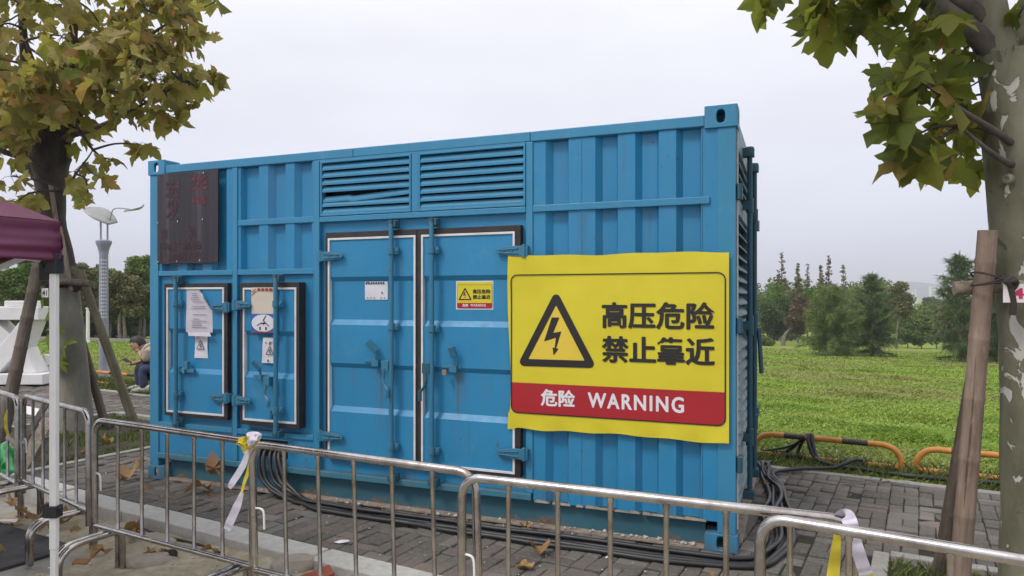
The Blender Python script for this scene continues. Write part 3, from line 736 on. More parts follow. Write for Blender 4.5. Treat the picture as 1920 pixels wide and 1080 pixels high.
def door(x0, x1, z0, z1, y, prof, gw, depth, label=None):
    """prof: list of (z, 0 proud | 1 recessed) from bottom to top; gw: gasket widths left, right, bottom, top"""
    gl, gr, gb, gt = gw; tw = .016
    ax0, ax1, az0, az1 = x0 + gl, x1 - gr, z0 + gb, z1 - gt
    m = MB(); px0, px1 = ax0 + tw, ax1 - tw; n = len(prof)
    for x in (px0, px1): m.v += [(x, y + (.024 if d else 0), z) for z, d in prof]
    m.f += [(i, n+i, n+i+1, i+1) for i in range(n-1)]
    m.v += [(x, y + depth, z) for x in (px0, px1) for z in (prof[0][0], prof[-1][0])]
    k = 2*n; m.f += [(k, k+1, k+3, k+2)]
    d = part('door', 'blue', m, bevel=0)
    if label: d['label'] = label
    g = MB(); g.ring([(x0,z0),(x1,z0),(x1,z1),(x0,z1)], [(ax0,az0),(ax1,az0),(ax1,az1),(ax0,az1)], y - .006, y + depth)
    part('gasket', 'gasket', g, d, bevel=.003)
    part('trim', 'trim', MB().frame(ax0, ax1, az0, az1, tw, y - .011, y + .03), d, bevel=.002)
    return d
def prof_of(z0, z1, slopes):
    """slopes: (z_low, z_high, sense) from the bottom; sense 'in' while going up = proud below"""
    p = [(z0, 0)]; st = 0
    for a, b in slopes: p += [(a, st), (b, 1 - st)]; st = 1 - st
    return p + [(z1, st)]
da = door(.19, .90, .57, 1.718, -.012, prof_of(.615, 1.675, [(.945, .988), (1.288, 1.328)]), (.03, .036, .03, .036), .04)
db = door(1.071, 1.664, .556, 1.718, -.05, prof_of(.60, 1.672, [(.945, .99), (1.286, 1.326)]), (.03, .026, .036, .042), .075)
big = [(.71, .752), (1.052, 1.088), (1.385, 1.426), (1.722, 1.757)]
dc = door(1.885, 2.700, .34, 2.104, -.012, prof_of(.365, 2.05, big), (.026, .008, .02, .045), .05)
dd = door(2.7035, 3.525, .34, 2.104, -.012, prof_of(.365, 2.05, big), (.036, .042, .02, .045), .05)
hinge(da, .905, 1.515, -1, .17); hinge(da, .905, .758, -1, .17); hinge(db, 1.045, 1.534, 1, .16, -.075); hinge(db, 1.045, .753, 1, .16, -.075)
hinge(dc, 1.862, 1.918, 1); hinge(dc, 1.862, .515, 1); hinge(dd, 3.55, 1.92, -1); hinge(dd, 3.55, .51, -1)
rod(da, .363, .51, 1.752, -.055, (1.545, .765)); rod(db, 1.478, .515, 1.752, -.108, (1.545, .70))
rod(dc, 2.507, .25, 2.145, -.058, (1.942, 1.38, .485)); rod(dd, 2.848, .25, 2.145, -.058, (1.942, 1.37, .48))
# bent lever handles on their hubs
def handle(door_, x, z, y, side, L=.24, mat='blue_hw'):
    m = MB()
    m.box(x - .03, x + .03, y - .03, y + .02, z - .04, z + .035)
    pts = smooth_path([(x, y - .03, z - .02), (x - side*.006, y - .036, z - .1), (x + side*.012, y - .04, z - L*.62), (x + side*.035, y - .045, z - L*.72), (x + side*.036, y - .045, z - L)], 5)
    m.tube(pts, [.012]*(len(pts)-6) + [.015]*6, 8, flat=.6)
    part('handle', mat, m, door_, bevel=.002, smooth=40)
handle(dc, 2.462, 1.09, -.05, 1); handle(dd, 2.808, 1.085, -.05, -1, mat='rod_end')
handle(db, 1.40, .93, -.10, 1, .2)
def latch(door_, x, z, y, s=1.0, lean=0.0):
    """hasp with a swung-up padlock cover over a lug"""
    m = MB(); m.box(x - .03*s, x + .03*s, y - .035, y, z - .03*s, z + .022*s)
    m.bar((x + .012, y - .03, z + .02), (x + .016, y - .045, z + .09*s), .02, .012, up=(0,1,0))
    m.bar((x + .018, y - .04, z + .085*s), (x - .045*s + lean, y - .065, z + .16*s), .05*s, .024, up=(0,1,0))
    m.box(x - .1*s, x + .055*s, y - .012, y - .002, z - .004, z + .016)
    part('hasp', 'blue_hw', m, door_, bevel=.003)
latch(dc, 2.355, 1.105, -.012); latch(dd, 3.01, 1.085, -.012, 1.0, .05); latch(db, 1.30, .955, -.062, .8)
m = MB(); m.box(.37, .56, -.045, -.02, .955, .985).box(.45, .49, -.05, -.015, .98, 1.05).box(.36, .40, -.05, -.02, .94, 1.0); m.tube([(.455, -.05, .985), (.46, -.062, .945)], .013, 8)
part('hasp', 'blue_hw', m, da, bevel=.003)
part('padlock', 'rod_end', MB().box(1.425, 1.452, -.115, -.095, .63, .70), db, bevel=.004)
# rust runs below the big latches are part of the paint; small brass-coloured padlock
part('padlock', 'flange', MB().box(2.93, 2.965, -.06, -.04, 1.035, 1.075), dd, bevel=.004)

# the louvred end with its own doors and lock rods
XE = 4.957
for y0, y1 in ((.10, 1.165), (1.185, 2.25)):
    m = MB(); m.ring([(y0,.20),(y1,.20),(y1,2.655),(y0,2.655)], [(y0+.05,.25),(y1-.05,.25),(y1-.05,2.55),(y0+.05,2.55)], XE-.06, XE+.006, tr=lambda a, d, z: (d, a, z))
    m.box(XE-.05, XE+.004, y0+.05, y1-.05, 1.36, 1.44); m.box(XE-.05, XE+.004, y0+.05, y1-.05, 2.14, 2.24)
    e = part('end_door', 'teal_end', m, bevel=.003)
    z = .255
    while z < 2.52:
        if not (1.30 < z < 1.44 or 2.08 < z < 2.24):
            s = MB(); p = .072
            sec = [(XE+.012, z), (XE+.012, z+.008), (XE-.045, z+p*.95), (XE-.05, z+p*.9), (XE+.004, z)]
            for yy in (y0+.052, y1-.052): s.v += [(a, yy, b) for a, b in sec]
            s.f += [(j, (j+1)%5, 5+(j+1)%5, 5+j) for j in range(5)] + [tuple(range(5)), tuple(range(9, 4, -1))]
            part('slat', 'teal_end', s, e, bevel=0)
        z += .076
    for yy in ((.6,) if y0 < .5 else (1.25,)):
        xr = XE + .05
        part('lock_rod', 'rod_end', MB().tube([(xr, yy, .20), (xr, yy, 2.62)], .018, 12), e, bevel=0, smooth=40)
        for zz, hh in ((2.24, .05), (1.40, .07), (.62, .06)):
            m = MB().tube([(xr, yy, zz-hh), (xr, yy, zz+hh)], .026, 12).box(XE+.0, xr+.01, yy-.03, yy+.03, zz-.03, zz+.03)
            part('rod_bracket', 'rod_end', m, e, bevel=.002, smooth=40)
        for zz in (.22, 2.61):
            m = MB().box(XE, xr+.03, yy-.035, yy-.015, zz-.03, zz+.03).box(XE, xr+.03, yy+.015, yy+.035, zz-.03, zz+.03).tube([(xr, yy, zz-.02), (xr, yy, zz+.04)], .027, 10)
            part('cam_keeper', 'rod_end', m, e, bevel=.002)
        if yy > 1:
            part('handle', 'rod_end', MB().bar((xr+.03, yy, 1.36), (xr+.05, yy+.02, 1.0), .02, .03), e, bevel=.003)
    for zz in (2.26, 1.42, .55):
        yy = .03 if y0 < .5 else 2.32
        m = MB().box(XE+.001, XE+.034, min(yy, .12) if y0 < .5 else 2.2, .14 if y0 < .5 else yy, zz-.042, zz+.042)
        m.tube([(XE+.02, yy, zz-.05), (XE+.02, yy, zz+.05)], .02, 10)
        part('hinge', 'rod_end', m, e, bevel=.004, smooth=40)
part('trim', 'trim', MB().box(XE+.001, XE+.010, .066, .084, .13, 2.66), bevel=.002)

# ------------------------------------------------------------------ writing
def text_poly(body, weight=0.0, space=1.0):
    cu = bpy.data.curves.new('lettering', 'FONT'); cu.body = body; cu.offset = weight; cu.resolution_u = 3; cu.space_character = space
    ob = bpy.data.objects.new('lettering', cu); COL.objects.link(ob)
    dg = bpy.context.evaluated_depsgraph_get(); me = bpy.data.meshes.new_from_object(ob.evaluated_get(dg))
    V = [tuple(v.co[:2]) for v in me.vertices]; F = [tuple(p.vertices) for p in me.polygons]
    bpy.data.objects.remove(ob); bpy.data.curves.remove(cu); bpy.data.meshes.remove(me)
    return V, F
def text_box(mb, body, x0, x1, z0, z1, weight=0.0, put=None, space=1.0):
    V, F = text_poly(body, weight, space); X = [v[0] for v in V]; Z = [v[1] for v in V]
    ax, bx, az, bz = min(X), max(X), min(Z), max(Z); put = put or (lambda x, z: (x, 0, z))
    mb.add([put(x0 + (x-ax)/(bx-ax)*(x1-x0), z0 + (z-az)/(bz-az)*(z1-z0)) for x, z in V], F)
def cut(mb, nx=None, step=.06):      # slice flat print finely enough to follow the cloth
    me = bpy.data.meshes.new('t'); me.from_pydata(mb.v, [], mb.f); bm = bmesh.new(); bm.from_mesh(me)
    X = [v[0] for v in mb.v]; Z = [v[2] for v in mb.v]
    for ax, lo, hi in ((0, min(X), max(X)), (2, min(Z), max(Z))):
        k = lo + step
        while k < hi:
            co = [0, 0, 0]; no = [0, 0, 0]; co[ax] = k; no[ax] = 1
            bmesh.ops.bisect_plane(bm, geom=bm.verts[:] + bm.edges[:] + bm.faces[:], plane_co=co, plane_no=no); k += step
    bm.to_mesh(me); bm.free(); out = MB(); out.v = [tuple(v.co) for v in me.vertices]; out.f = [tuple(p.vertices) for p in me.polygons]
    bpy.data.meshes.remove(me); return out
def warning_print(root, x0, x1, z0, z1, put, big=True):
    """black frame, triangle with arrow, characters and red band; put(x, z, layer) lays a point on the sheet; laid out for the large banner and scaled"""
    sx = (x1-x0)/1.475; sz = (z1-z0)/1.195
    def X(x): return x0 + (x-3.445)*sx
    def Z(z): return z0 + (z-.69)*sz
    def lay(mb, layer, name, mat):
        mb2 = cut(mb, step=.06*max(sx, .5)) if big else mb
        mb2.v = [put(X(v[0]), Z(v[2]), layer) for v in mb2.v]
        mb2.build(name, M[mat], root, fix=False)
    fr = [(3.459,.793),(4.902,.793),(4.902,1.757),(3.459,1.757)]
    o_ = round_poly(fr, .05); i_ = round_poly([(3.467,.801),(4.894,.801),(4.894,1.749),(3.467,1.749)], .042)
    m = MB(); n = len(o_); m.add([(x,0,z) for x,z in o_+i_], [(k,(k+1)%n,n+(k+1)%n,n+k) for k in range(n)]); lay(m, 3, 'printed_border', 'banner_black')
    red = round_poly([(3.463,.797),(4.898,.797),(4.898,1.006),(3.463,1.006)], .045)
    red = [p for p in red if p[1] < .9] ; red = [(3.463,1.006)] + [p for p in red] + [(4.898,1.006)]
    red = sorted(red, key=lambda p: math.atan2(p[1]-.9, p[0]-4.18))
    m = MB(); m.add([(x,0,z) for x,z in red], [tuple(range(len(red)))]); lay(m, 1, 'printed_red_band', 'banner_red')
    tri = [(3.507,1.122),(4.076,1.126),(3.79,1.652)]; inn = [(3.59,1.172),(3.992,1.174),(3.79,1.545)]
    o_ = round_poly(tri, .03, 5); i_ = round_poly(inn, .004, 5); n = len(o_)
    m = MB(); m.add([(x,0,z) for x,z in i_], [tuple(range(n))]); lay(m, 1, 'printed_triangle_fill', 'tri_fill')
    m = MB(); m.add([(x,0,z) for x,z in o_+i_], [(k,(k+1)%n,n+(k+1)%n,n+k) for k in range(n)]); lay(m, 2, 'printed_triangle', 'banner_black')
    b = [(243,380),(278,380),(250,450),(287,443),(264,519),(275,522),(252,553),(247,516),(257,518),(262,472),(208,490)]
    b = [(3.523+(x-92)*.537/343, 1.629-(z-268)*.486/324) for x, z in b]
    m = MB(); m.add([(x,0,z) for x,z in b], [tuple(range(len(b)))])
    bmt = bmesh.new(); me = m.mesh('t', fix=False); bmt.from_mesh(me); bmesh.ops.triangulate(bmt, faces=bmt.faces); bmt.to_mesh(me); bmt.free()
    m = MB(); m.v = [tuple(v.co) for v in me.vertices]; m.f = [tuple(p.vertices) for p in me.polygons]; lay(m, 2, 'printed_arrow', 'banner_black')
    def bold(body, a, b, c, d, name, mat, sh, w):
        for k, (dx_, dz_) in enumerate(((0, 0), (-sh, 0), (sh, 0), (0, sh*.7), (0, -sh*.7))):
            if not k: m = MB()
            V0 = len(m.v); text_box(m, body, a, b, c, d, w, None, 1.22 if body[0] == 'W' else 1.0); m.v[V0:] = [(v[0]+dx_, v[1], v[2]+dz_) for v in m.v[V0:]]; LAY.append((V0, len(m.v)))
        mb2 = m; n = len(m.v)//5; mb2.v = [put(X(v[0]), Z(v[2]), 2 + .12*(i//n)) for i, v in enumerate(mb2.v)]
        mb2.build(name, M[mat], root, fix=False)
    LAY = []
    bold('高压危险', 4.113, 4.833, 1.394, 1.566, 'printed_characters', 'banner_black', .0040, .012); bold('禁止靠近', 4.113, 4.833, 1.169, 1.341, 'printed_characters', 'banner_black', .0040, .012)
    bold('危险', 3.684, 3.923, .855, .969, 'printed_white_lettering', 'banner_white', .003, .01); bold('WARNING', 4.015, 4.644, .862, .962, 'printed_white_lettering', 'banner_white', .0022, .014)
# large yellow banner on the right-hand sheet
ban = empty('warning_banner', c2w(4.18, -.03, .69), CROT, 'large yellow high voltage warning banner hung on the right of the container', 'banner')
def drape(x, z):                  # x, z in container metres -> how far the cloth stands off
    u, v = (x-3.445)/1.475, (z-.69)/1.195
    w = .0018*math.sin(u*9+v*2) + .0015*math.sin(v*7-u*3) + .0018*noise.noise((x*4, z*4, 0))
    w += .010*math.exp(-((u-.0)**2+(v-.97)**2)*60) - .004*max(0, .06-v)/.06*math.sin(u*31)
    w += .003*max(0, v-.93)/.07*math.sin(u*17+1)
    return -.028 - w
def on_ban(x, z, layer=0): return (x-4.18, drape(x, z) + .03 - .0016*layer - (.0006 if layer else 0), z-.69)
def edge_z(u, top):
    return (.004*math.sin(u*11)+.003*math.sin(u*23+1)) if top else (-.005*math.sin(u*8+.5)+.004*math.sin(u*27) + (-.012 if u < .03 else 0))
m = MB()
def cloth(u, v):
    x = 3.445 + 1.475*u + (.012*math.sin(v*6) if u < .01 else 0) + (-.012 if (u < .03 and v < .1) else 0); z = .69 + 1.195*v
    z += edge_z(u, True)*max(0, (v-.9)/.1) + edge_z(u, False)*max(0, (.08-v)/.08)
    return on_ban(x, z)
m.grid(cloth, 74, 60)
o = m.build('banner_sheet', M['banner'], ban, smooth=80, fix=False)
warning_print(ban, 3.445, 4.92, .69, 1.885, on_ban)
# its small twin on the door
sg = empty('warning_sign', c2w(3.16, .012, 1.51), CROT, 'small yellow warning sign stuck on the right-hand big door', 'sign')
def on_sg(x, z, layer=0): return (x-3.16, -.0035 - .0009*layer, z-1.51)
MB().box(-.148, .146, -.0005, .010, .0, .206).build('backing_sheet', M['tag_white'], sg)
m = MB(); m.add([on_sg(x, z, .0) for x, z in ((3.022,1.52),(3.30,1.52),(3.30,1.708),(3.022,1.708))], [(0,1,2,3)]); m.build('yellow_face', M['banner'], sg, fix=False)
warning_print(sg, 3.02, 3.303, 1.502, 1.712, on_sg, False)

def sheet(name, label, cat, x0, x1, z0, z1, y, mat, curl=None, bend=.004, skew=0.0, seed=0):
    r = empty(name, c2w((x0+x1)/2, y, z0), CROT, label, cat); w, h = x1-x0, z1-z0; m = MB()
    def f(u, v):
        yy = -bend*math.sin(v*5+seed)*math.sin(u*3+1) - .002; x, z = (u-.5)*w + skew*(v-.5), v*h
        if curl:
            k = u + v - (2 - curl)
            if k > 0:
                q = k; x -= q*w*.55; z -= q*h*.30; yy -= .035*math.sin(min(q/curl, 1)*2.4)
        return (x, yy, z)
    m.grid(f, 14, 18); o = m.build('paper_sheet', M[mat], r, smooth=60)
    return r
def ink(root, strokes, mat, y=-.010, name='printed_text'):
    m = MB()
    for x0, z0, x1, z1, w in strokes: m.bar((x0, y, z0), (x1, y, z1), w, .0008, up=(0,1,0))
    return m.build(name, M[mat], root)
r = sheet('notice_paper', 'long printed notice with a curled corner on the leftmost small door', 'notice', .443, .735, 1.30, 1.68, -.014, 'paper_dull', .5, seed=1)
rr = random.Random(3); st = []
for k in range(17):
    z = .33 - k*.018; a = -.09 + rr.uniform(0, .03); b = rr.uniform(.0, .10) if z < .26 else rr.uniform(-.05, .01)
    if rr.random() < .8: st.append((a, z, b, z, .004))
ink(r, st, 'ink')
m = MB(); m.add([(-.12,-.012,.002),(.128,-.012,.002),(.15,-.02,-.032),(-.1,-.02,-.032)], [(0,1,2,3)]); m.build('bent_tail', M['paper_dull'], r, fix=False)
def tri_ink(root, cx, cz, s, y=-.011):
    ink(root, [(cx-s, cz-s*.8, cx+s, cz-s*.8, .006), (cx-s, cz-s*.8, cx, cz+s, .006), (cx+s, cz-s*.8, cx, cz+s, .006), (cx+.006, cz+s*.35, cx-.01, cz-.002, .008), (cx-.01, cz-.002, cx+.01, cz-.01, .006), (cx+.01, cz-.01, cx, cz-s*.6, .007)], 'ink_dark', y, 'printed_symbol')
r = sheet('warning_label', 'small white label with a triangle symbol under the curled notice', 'label', .515, .660, 1.078, 1.285, .009, 'paper', seed=2); tri_ink(r, 0, .11, .042)
ink(r, [(-.05, .19, -.02, .196, .01), (.0, .195, .02, .195, .006), (-.055,.165,-.03,.165,.004)], 'ink', -.011)
r = sheet('safety_poster', 'cream and blue safety poster on the second small door', 'poster', 1.201, 1.452, 1.315, 1.678, -.068, 'poster_cream', bend=.002, seed=3)
m = MB(); m.box(-.125, .125, -.008, -.0065, .0, .15); m.build('blue_field', M['poster_blue'], r)
m = MB(); m.add([(.118*math.cos(t), -.0095, .075+.07*math.sin(t)) for t in [2*math.pi*k/36 for k in range(36)]], [tuple(range(36))]); m.build('white_oval', M['paper'], r, fix=False)
ink(r, [(.03,.135,-.0,.095,.008),(-.0,.095,.02,.085,.007),(.02,.085,.002,.06,.007),(-.06,.055,-.02,.075,.007),(-.02,.075,.03,.075,.01),(.03,.075,.06,.05,.007),(-.03,.045,-.03,.02,.014),(.03,.045,.03,.02,.014)], 'ink_dark', -.0115, 'printed_symbol')
ink(r, [(-.06+.04*k, .345, -.032+.04*k, .345, .022) for k in range(5)], 'poster_red', -.008); ink(r, [(-.12,.30,-.07,.335,.006),(-.12,.325,-.08,.35,.006)], 'poster_red', -.008)
ink(r, [(-.125, .003, .125, .003, .01)], 'poster_red', -.0095)
r = sheet('torn_label', 'torn white label with a triangle symbol below the cream and blue poster', 'label', 1.29, 1.428, 1.066, 1.272, -.042, 'paper', skew=.02, seed=4); tri_ink(r, .012, .10, .038)
ink(r, [(-.03,.16,-.024,.17,.01),(.01,.15,.018,.175,.012),(.03,.165,.04,.17,.008),(-.01,.01,.0,.03,.012)], 'ink_dark', -.011)
r = sheet('faded_label', 'white square label with worn dark heading on the left-hand big door', 'label', 2.235, 2.437, 1.58, 1.718, .009, 'paper', bend=.002, seed=5)
for st_ in [[(-.09,.118,-.078,.136,.012)], [(-.055,.118,-.067,.136,.012)], [(.05,.05,.06,.055,.012)]] + [[(-.045+.021*k, .127, -.032+.021*k, .127, .016)] for k in range(6)] + [[(-.08+.03*k,.014,-.068+.03*k,.014,.006)] for k in (0,1,2,4,5)]: ink(r, st_, 'ink_dark', -.008, 'printed_mark')
# dark weathered board with faded red lettering
bd = empty('sign_board', c2w(.46, -.012, 1.888), CROT, 'dark weathered board with faded red lettering at the container\'s top left', 'sign')
MB().box(-.345, .345, -.014, .0, 0, .786).build('board_sheet', M['board'], bd, bevel=.003)
def put_b(x, z): return (x, -.0165, z)
m = MB(); text_box(m, '华', .04, .23, .585, .76, .02, put_b); text_box(m, '电', .06, .22, .50, .575, .02, put_b); m.build('red_lettering', M['board_red'], bd, fix=False)
m = MB(); text_box(m, '宏', -.25, -.08, .57, .73, .02, put_b); text_box(m, '发', -.24, -.09, .38, .55, .02, put_b); text_box(m, '租', -.31, -.215, .215, .30, .02, put_b); text_box(m, '机', .02, .10, .215, .31, .02, put_b)
text_box(m, '186568668', -.31, .16, .115, .19, .02, put_b); text_box(m, '135068788', -.31, .16, .022, .10, .02, put_b); m.build('dim_lettering', M['board_dim'], bd, fix=False)
for x, z in ((-.33,.02),(-.11,.02),(.15,.025),(-.33,.36),(-.10,.365),(.18,.37),(.19,.765)): MB().tube([(x, -.02, z), (x, -.013, z)], .008, 8).build('screw', M['steel'], bd)
# ------------------------------------------------------------------ steel crowd barriers
GR = -.112                          # level of the ground in front of the kerb
def barrier(A, Bp, nbars, label, lean=(0, 0), feet=(.14, .86), hook=True, H=.952, foot_len=.3):
    A = Vector((A[0], A[1], GR)); Bv = Vector((Bp[0], Bp[1], GR)); L = (Bv - A).length; rz = math.atan2(Bv.y-A.y, Bv.x-A.x)
    root = empty('crowd_barrier', A, rz, label, 'barrier', 'steel crowd barriers in front of the container')
    def P(x, z): return (x + lean[0]*z*(1 - 2*x/L if lean[1] else 1), 0, z)
    r = .085; pts = [P(0, .2), P(0, .5), P(0, H-r)] + [P(r - r*math.cos(t), H - r + r*math.sin(t)) for t in (.35, .7, 1.05, 1.35)] + [P(r, H), P(L/2, H), P(L-r, H)]
    pts += [P(L - r + r*math.sin(t), H - r + r*math.cos(t)) for t in (.35, .7, 1.05, 1.35)] + [P(L, H-r), P(L, .5), P(L, .2)]
    MB().tube(pts, .0192, 14).build('frame', M['steel'], root, smooth=50)
    MB().tube([P(.012, .3), P(L-.012, .3)], .017, 12).build('bottom_rail', M['steel'], root, smooth=50)
    for k in range(nbars):
        x = L*(k+1)/(nbars+1); MB().tube([P(x, .3), P(x, .318), P(x, .326), P(x, H-.036), P(x, H-.028), P(x, H-.01)], [.0135, .0135, .0105, .0105, .0135, .0135], 10).build('bar', M['steel'], root, smooth=50)
    for q in feet:
        x = L*q; m = MB()
        for dx_ in (-.026, .026):
            c = smooth_path([(x+dx_, -foot_len, 0), (x+dx_, -foot_len, .17), (x+dx_, -foot_len+.03, .235), (x+dx_, -foot_len+.1, .268), (x+dx_, -.05, .272), (x+dx_, .03, .272), (x+dx_, .065, .25), (x+dx_, .075, .2), (x+dx_, .075, 0)], 5)
            m.tube(c, .0165, 12)
        m.build('foot', M['steel'], root, smooth=50)
    if hook:
        MB().tube(smooth_path([(.0, 0, .62), (.03, -.0, .622), (.055, -.0, .605), (.06, -.0, .52)], 5), .0055, 8).build('hook', M['white_metal'], root, smooth=50)
        MB().tube([(L-.03, 0, .60), (L-.03, 0, .53)], .007, 8).build('hook_eye', M['steel'], root, smooth=50)
    return root
barrier((-4.85, 6.27), (-3.745, 5.335), 5, 'leftmost steel barrier, cut by the left edge of the photo')
barrier((-3.765, 5.43), (-2.80, 4.66), 5, 'steel barrier standing behind the white tent leg', feet=(.1, .9))
barrier((-2.584, 4.365), (-1.36, 3.695), 5, 'steel barrier just right of the white tent leg, tape tied at its end', feet=(.1, .92))
barrier((-1.325, 3.645), (-.133, 3.033), 5, 'steel barrier below the big double doors', lean=(-.03, 0), feet=(.1, .92))
barrier((-.213, 2.99), (1.173, 2.385), 6, 'steel barrier below the yellow banner')
barrier((.86, 2.443), (2.03, 1.673), 4, 'rightmost steel barrier in front of the bamboo poles')

def ribbon(name, root, path, widths, mat, twist=0.0, up=(0, 0, 1)):
    m = MB(); P = smooth_path(path, 8); n = len(P)
    for i, p in enumerate(P):
        t = (P[min(i+1, n-1)] - P[max(i-1, 0)]).normalized(); s = t.cross(Vector((0, 1, .15))).normalized(); s = Matrix.Rotation(twist*i/n, 3, t) @ s
        k = i/(n-1)*(len(widths)-1); j = min(int(k), len(widths)-2); w = widths[j] + (widths[j+1]-widths[j])*(k-j)
        cr = t.cross(s)*w*.12*math.sin(i*.9)
        m.v += [tuple(p - s*w/2), tuple(p + cr), tuple(p + s*w/2)]
    for i in range(n-1): m.f += [(i*3, i*3+1, i*3+4, i*3+3), (i*3+1, i*3+2, i*3+5, i*3+4)]
    return m.build(name, M[mat], root, smooth=70, fix=False)
# tape knotted where two barriers meet
J = Vector((-1.365, 3.685, .845))
t1 = empty('barrier_tape', J, 0, 'white and yellow tape knotted on the rail in front of the small doors, ends hanging', 'tape')
def knot(root, mat, r, seed, n=9, c=(0, 0, 0)):
    rr = random.Random(seed); pts = [(c[0]+rr.uniform(-r, r), c[1]-.03+rr.uniform(-.02, .012), c[2]+rr.uniform(-.6*r, r)) for _ in range(n)]
    ribbon('knot', root, pts, [.03, .05, .035, .05, .02], mat, 3)
knot(t1, 'tape_yellow', .035, 1, 8, (-.02, 0, .0)); knot(t1, 'tape_white', .03, 5, 7, (.02, 0, .005))
ribbon('wrap', t1, [(-.03, -.03, .03), (-.02, -.032, -.02), (0, -.03, -.05), (.03, -.03, -.02), (.03, .0, .035)], [.04, .045, .04], 'tape_yellow')
ribbon('tail', t1, [(.0, -.032, -.03), (-.03, -.035, -.12), (-.085, -.04, -.21), (-.10, -.035, -.235)], [.02, .035, .035, .02], 'tape_white', .4)
ribbon('tail', t1, [(.01, -.03, -.03), (.0, -.03, -.13), (-.025, -.03, -.21), (-.04, -.03, -.27)], [.02, .02, .015], 'tape_yellow', .5)
ribbon('tail', t1, [(-.035, -.032, -.26), (-.06, -.035, -.33), (-.10, -.035, -.42), (-.115, -.03, -.455)], [.02, .042, .045, .04], 'tape_white', .3)
J = Vector((1.135, 2.385, .835))
t2 = empty('barrier_tape', J, 0, 'white and yellow tape looped over the rail nearest the bamboo poles', 'tape')
ribbon('wrap', t2, [(-.015, .03, -.03), (-.012, .02, .02), (-.005, -.01, .025), (.0, -.026, .0), (.005, -.026, -.04)], [.04, .05, .05], 'tape_white')
ribbon('tail', t2, [(.004, -.027, -.03), (.02, -.03, -.08), (.04, -.032, -.14), (.05, -.03, -.165)], [.045, .042, .045], 'tape_white', .2)
ribbon('tail', t2, [(.05, -.031, -.16), (.062, -.032, -.20), (.075, -.03, -.26)], [.045, .045, .045], 'tape_yellow', .2)
ribbon('tail', t2, [(-.02, .025, -.03), (-.03, .02, -.1), (-.04, .02, -.2), (-.045, .02, -.28)], [.02, .04, .05], 'tape_yellow', .2)
t3 = empty('barrier_tape', (-3.80, 5.36, .6), 0, 'yellow tape strip tied to the leftmost barrier', 'tape')
ribbon('tail', t3, [(-.02, -.03, .15), (-.03, -.03, .08), (-.025, -.03, .0), (-.0, -.028, -.07)], [.01, .03, .035, .03], 'tape_yellow', .4)
ribbon('wrap', t3, [(-.03, -.03, -.06), (.05, -.03, -.09), (.11, -.02, -.1)], [.03, .03, .025], 'tape_white', .2)

# ------------------------------------------------------------------ cables
def cable(label, pts, r, jit=0):
    P = smooth_path(pts, 8); sd_ = len(label)*1.7
    P = [p + Vector((noise.noise((p.x*1.9, p.y*1.9, sd_)), noise.noise((p.x*1.9, p.y*1.9, sd_+9)), 0))*(.05 if p.z < .07 else .0) for p in P]
    m = MB().tube(P, r, 10); o = m.build('power_cable', M['cable'], None, smooth=60)
    tag(o, label, 'cable', 'black power cables from the container'); return o
def C(x, y, z): return c2w(x, y, z)
def cab(x0, off, zz, r, label, end, side=.2, drop=0):
    pts = [C(x0, .2, .37), C(x0+.01, .03, .365), C(x0+.02, -.05, .31), C(x0+.08+drop*.7, -.08-off*.2, .13), C(x0+.32+drop, -.11-off*.5, zz+.012), C(1.9+drop, -.17-off*.8, zz), C(2.6, -.19-off, zz), C(3.3, -.21-off*1.05, zz+.004), C(4.1, -.21-off, zz), C(4.7, -.21-off*.9, zz), C(5.0+side*.25, -.17-off*.6, zz), C(5.0+side*.75, .0, zz), C(5.0+side, .35, zz), C(4.98+side*.95, .9, zz), C(5.0+side*.8, 1.5, zz)] + [C(*e_) for e_ in end]
    return cable(label, pts, r)
cab(1.24, .00, .018, .017, 'black cable of the bundle lying closest to the container base', [(5.02, 2.0, .022), (5.0, 2.3, .05), (4.96, 2.5, .02)], .13)
cab(1.29, .035, .017, .016, 'black cable of the bundle, second from the container base', [(5.06, 2.05, .03), (5.03, 2.28, .075), (4.99, 2.45, .03)], .19)
cab(1.40, .075, .019, .018, 'black cable of the bundle, third from the container base', [(5.1, 2.0, .025), (5.06, 2.25, .06), (5.1, 2.55, .03)], .25, .06)
cab(1.44, .115, .018, .017, 'outermost black cable of the bundle at the container foot', [(5.14, 1.95, .03), (5.16, 2.2, .03), (5.35, 2.36, .03), (5.62, 2.42, .05), (5.80, 2.50, .12), (5.87, 2.56, .11)], .30, .1)
cab(1.35, .03, .048, .015, 'black cable riding on top of the bundle at the container foot', [(5.08, 1.9, .04), (5.08, 2.2, .09), (5.0, 2.5, .03)], .22, .03)
rail_pt = lambda a, z, off=0: e2w(a, 7.36 + off, z)
cable('black cable slung over the orange rail and trailing along the kerb', [rail_pt(-1.32, .02, .2), rail_pt(-1.15, .06, .1), rail_pt(-1.0, .2, .05), rail_pt(-.93, .262, .0), rail_pt(-.92, .20, -.05), rail_pt(-.86, .08, -.10), rail_pt(-.72, .04, -.16), rail_pt(-.4, .025, -.2), rail_pt(0, .025, -.22), rail_pt(.35, .03, -.2), rail_pt(.9, .03, -.1), rail_pt(1.8, .03, -.1)], .02)
cable('black cable hooked over the orange rail beside another', [rail_pt(-1.05, .05, .16), rail_pt(-.98, .2, .06), rail_pt(-.90, .268, .0), rail_pt(-.885, .2, -.05), rail_pt(-.82, .06, -.12), rail_pt(-.66, .03, -.2), rail_pt(-.42, .03, -.24)], .018)
cable('thin black cable drooping behind the orange rail', [rail_pt(-1.5, .02, .05), rail_pt(-1.3, .07, .02), rail_pt(-1.1, .13, .04), rail_pt(-.95, .235, .045), rail_pt(-.9, .24, .05)], .012)

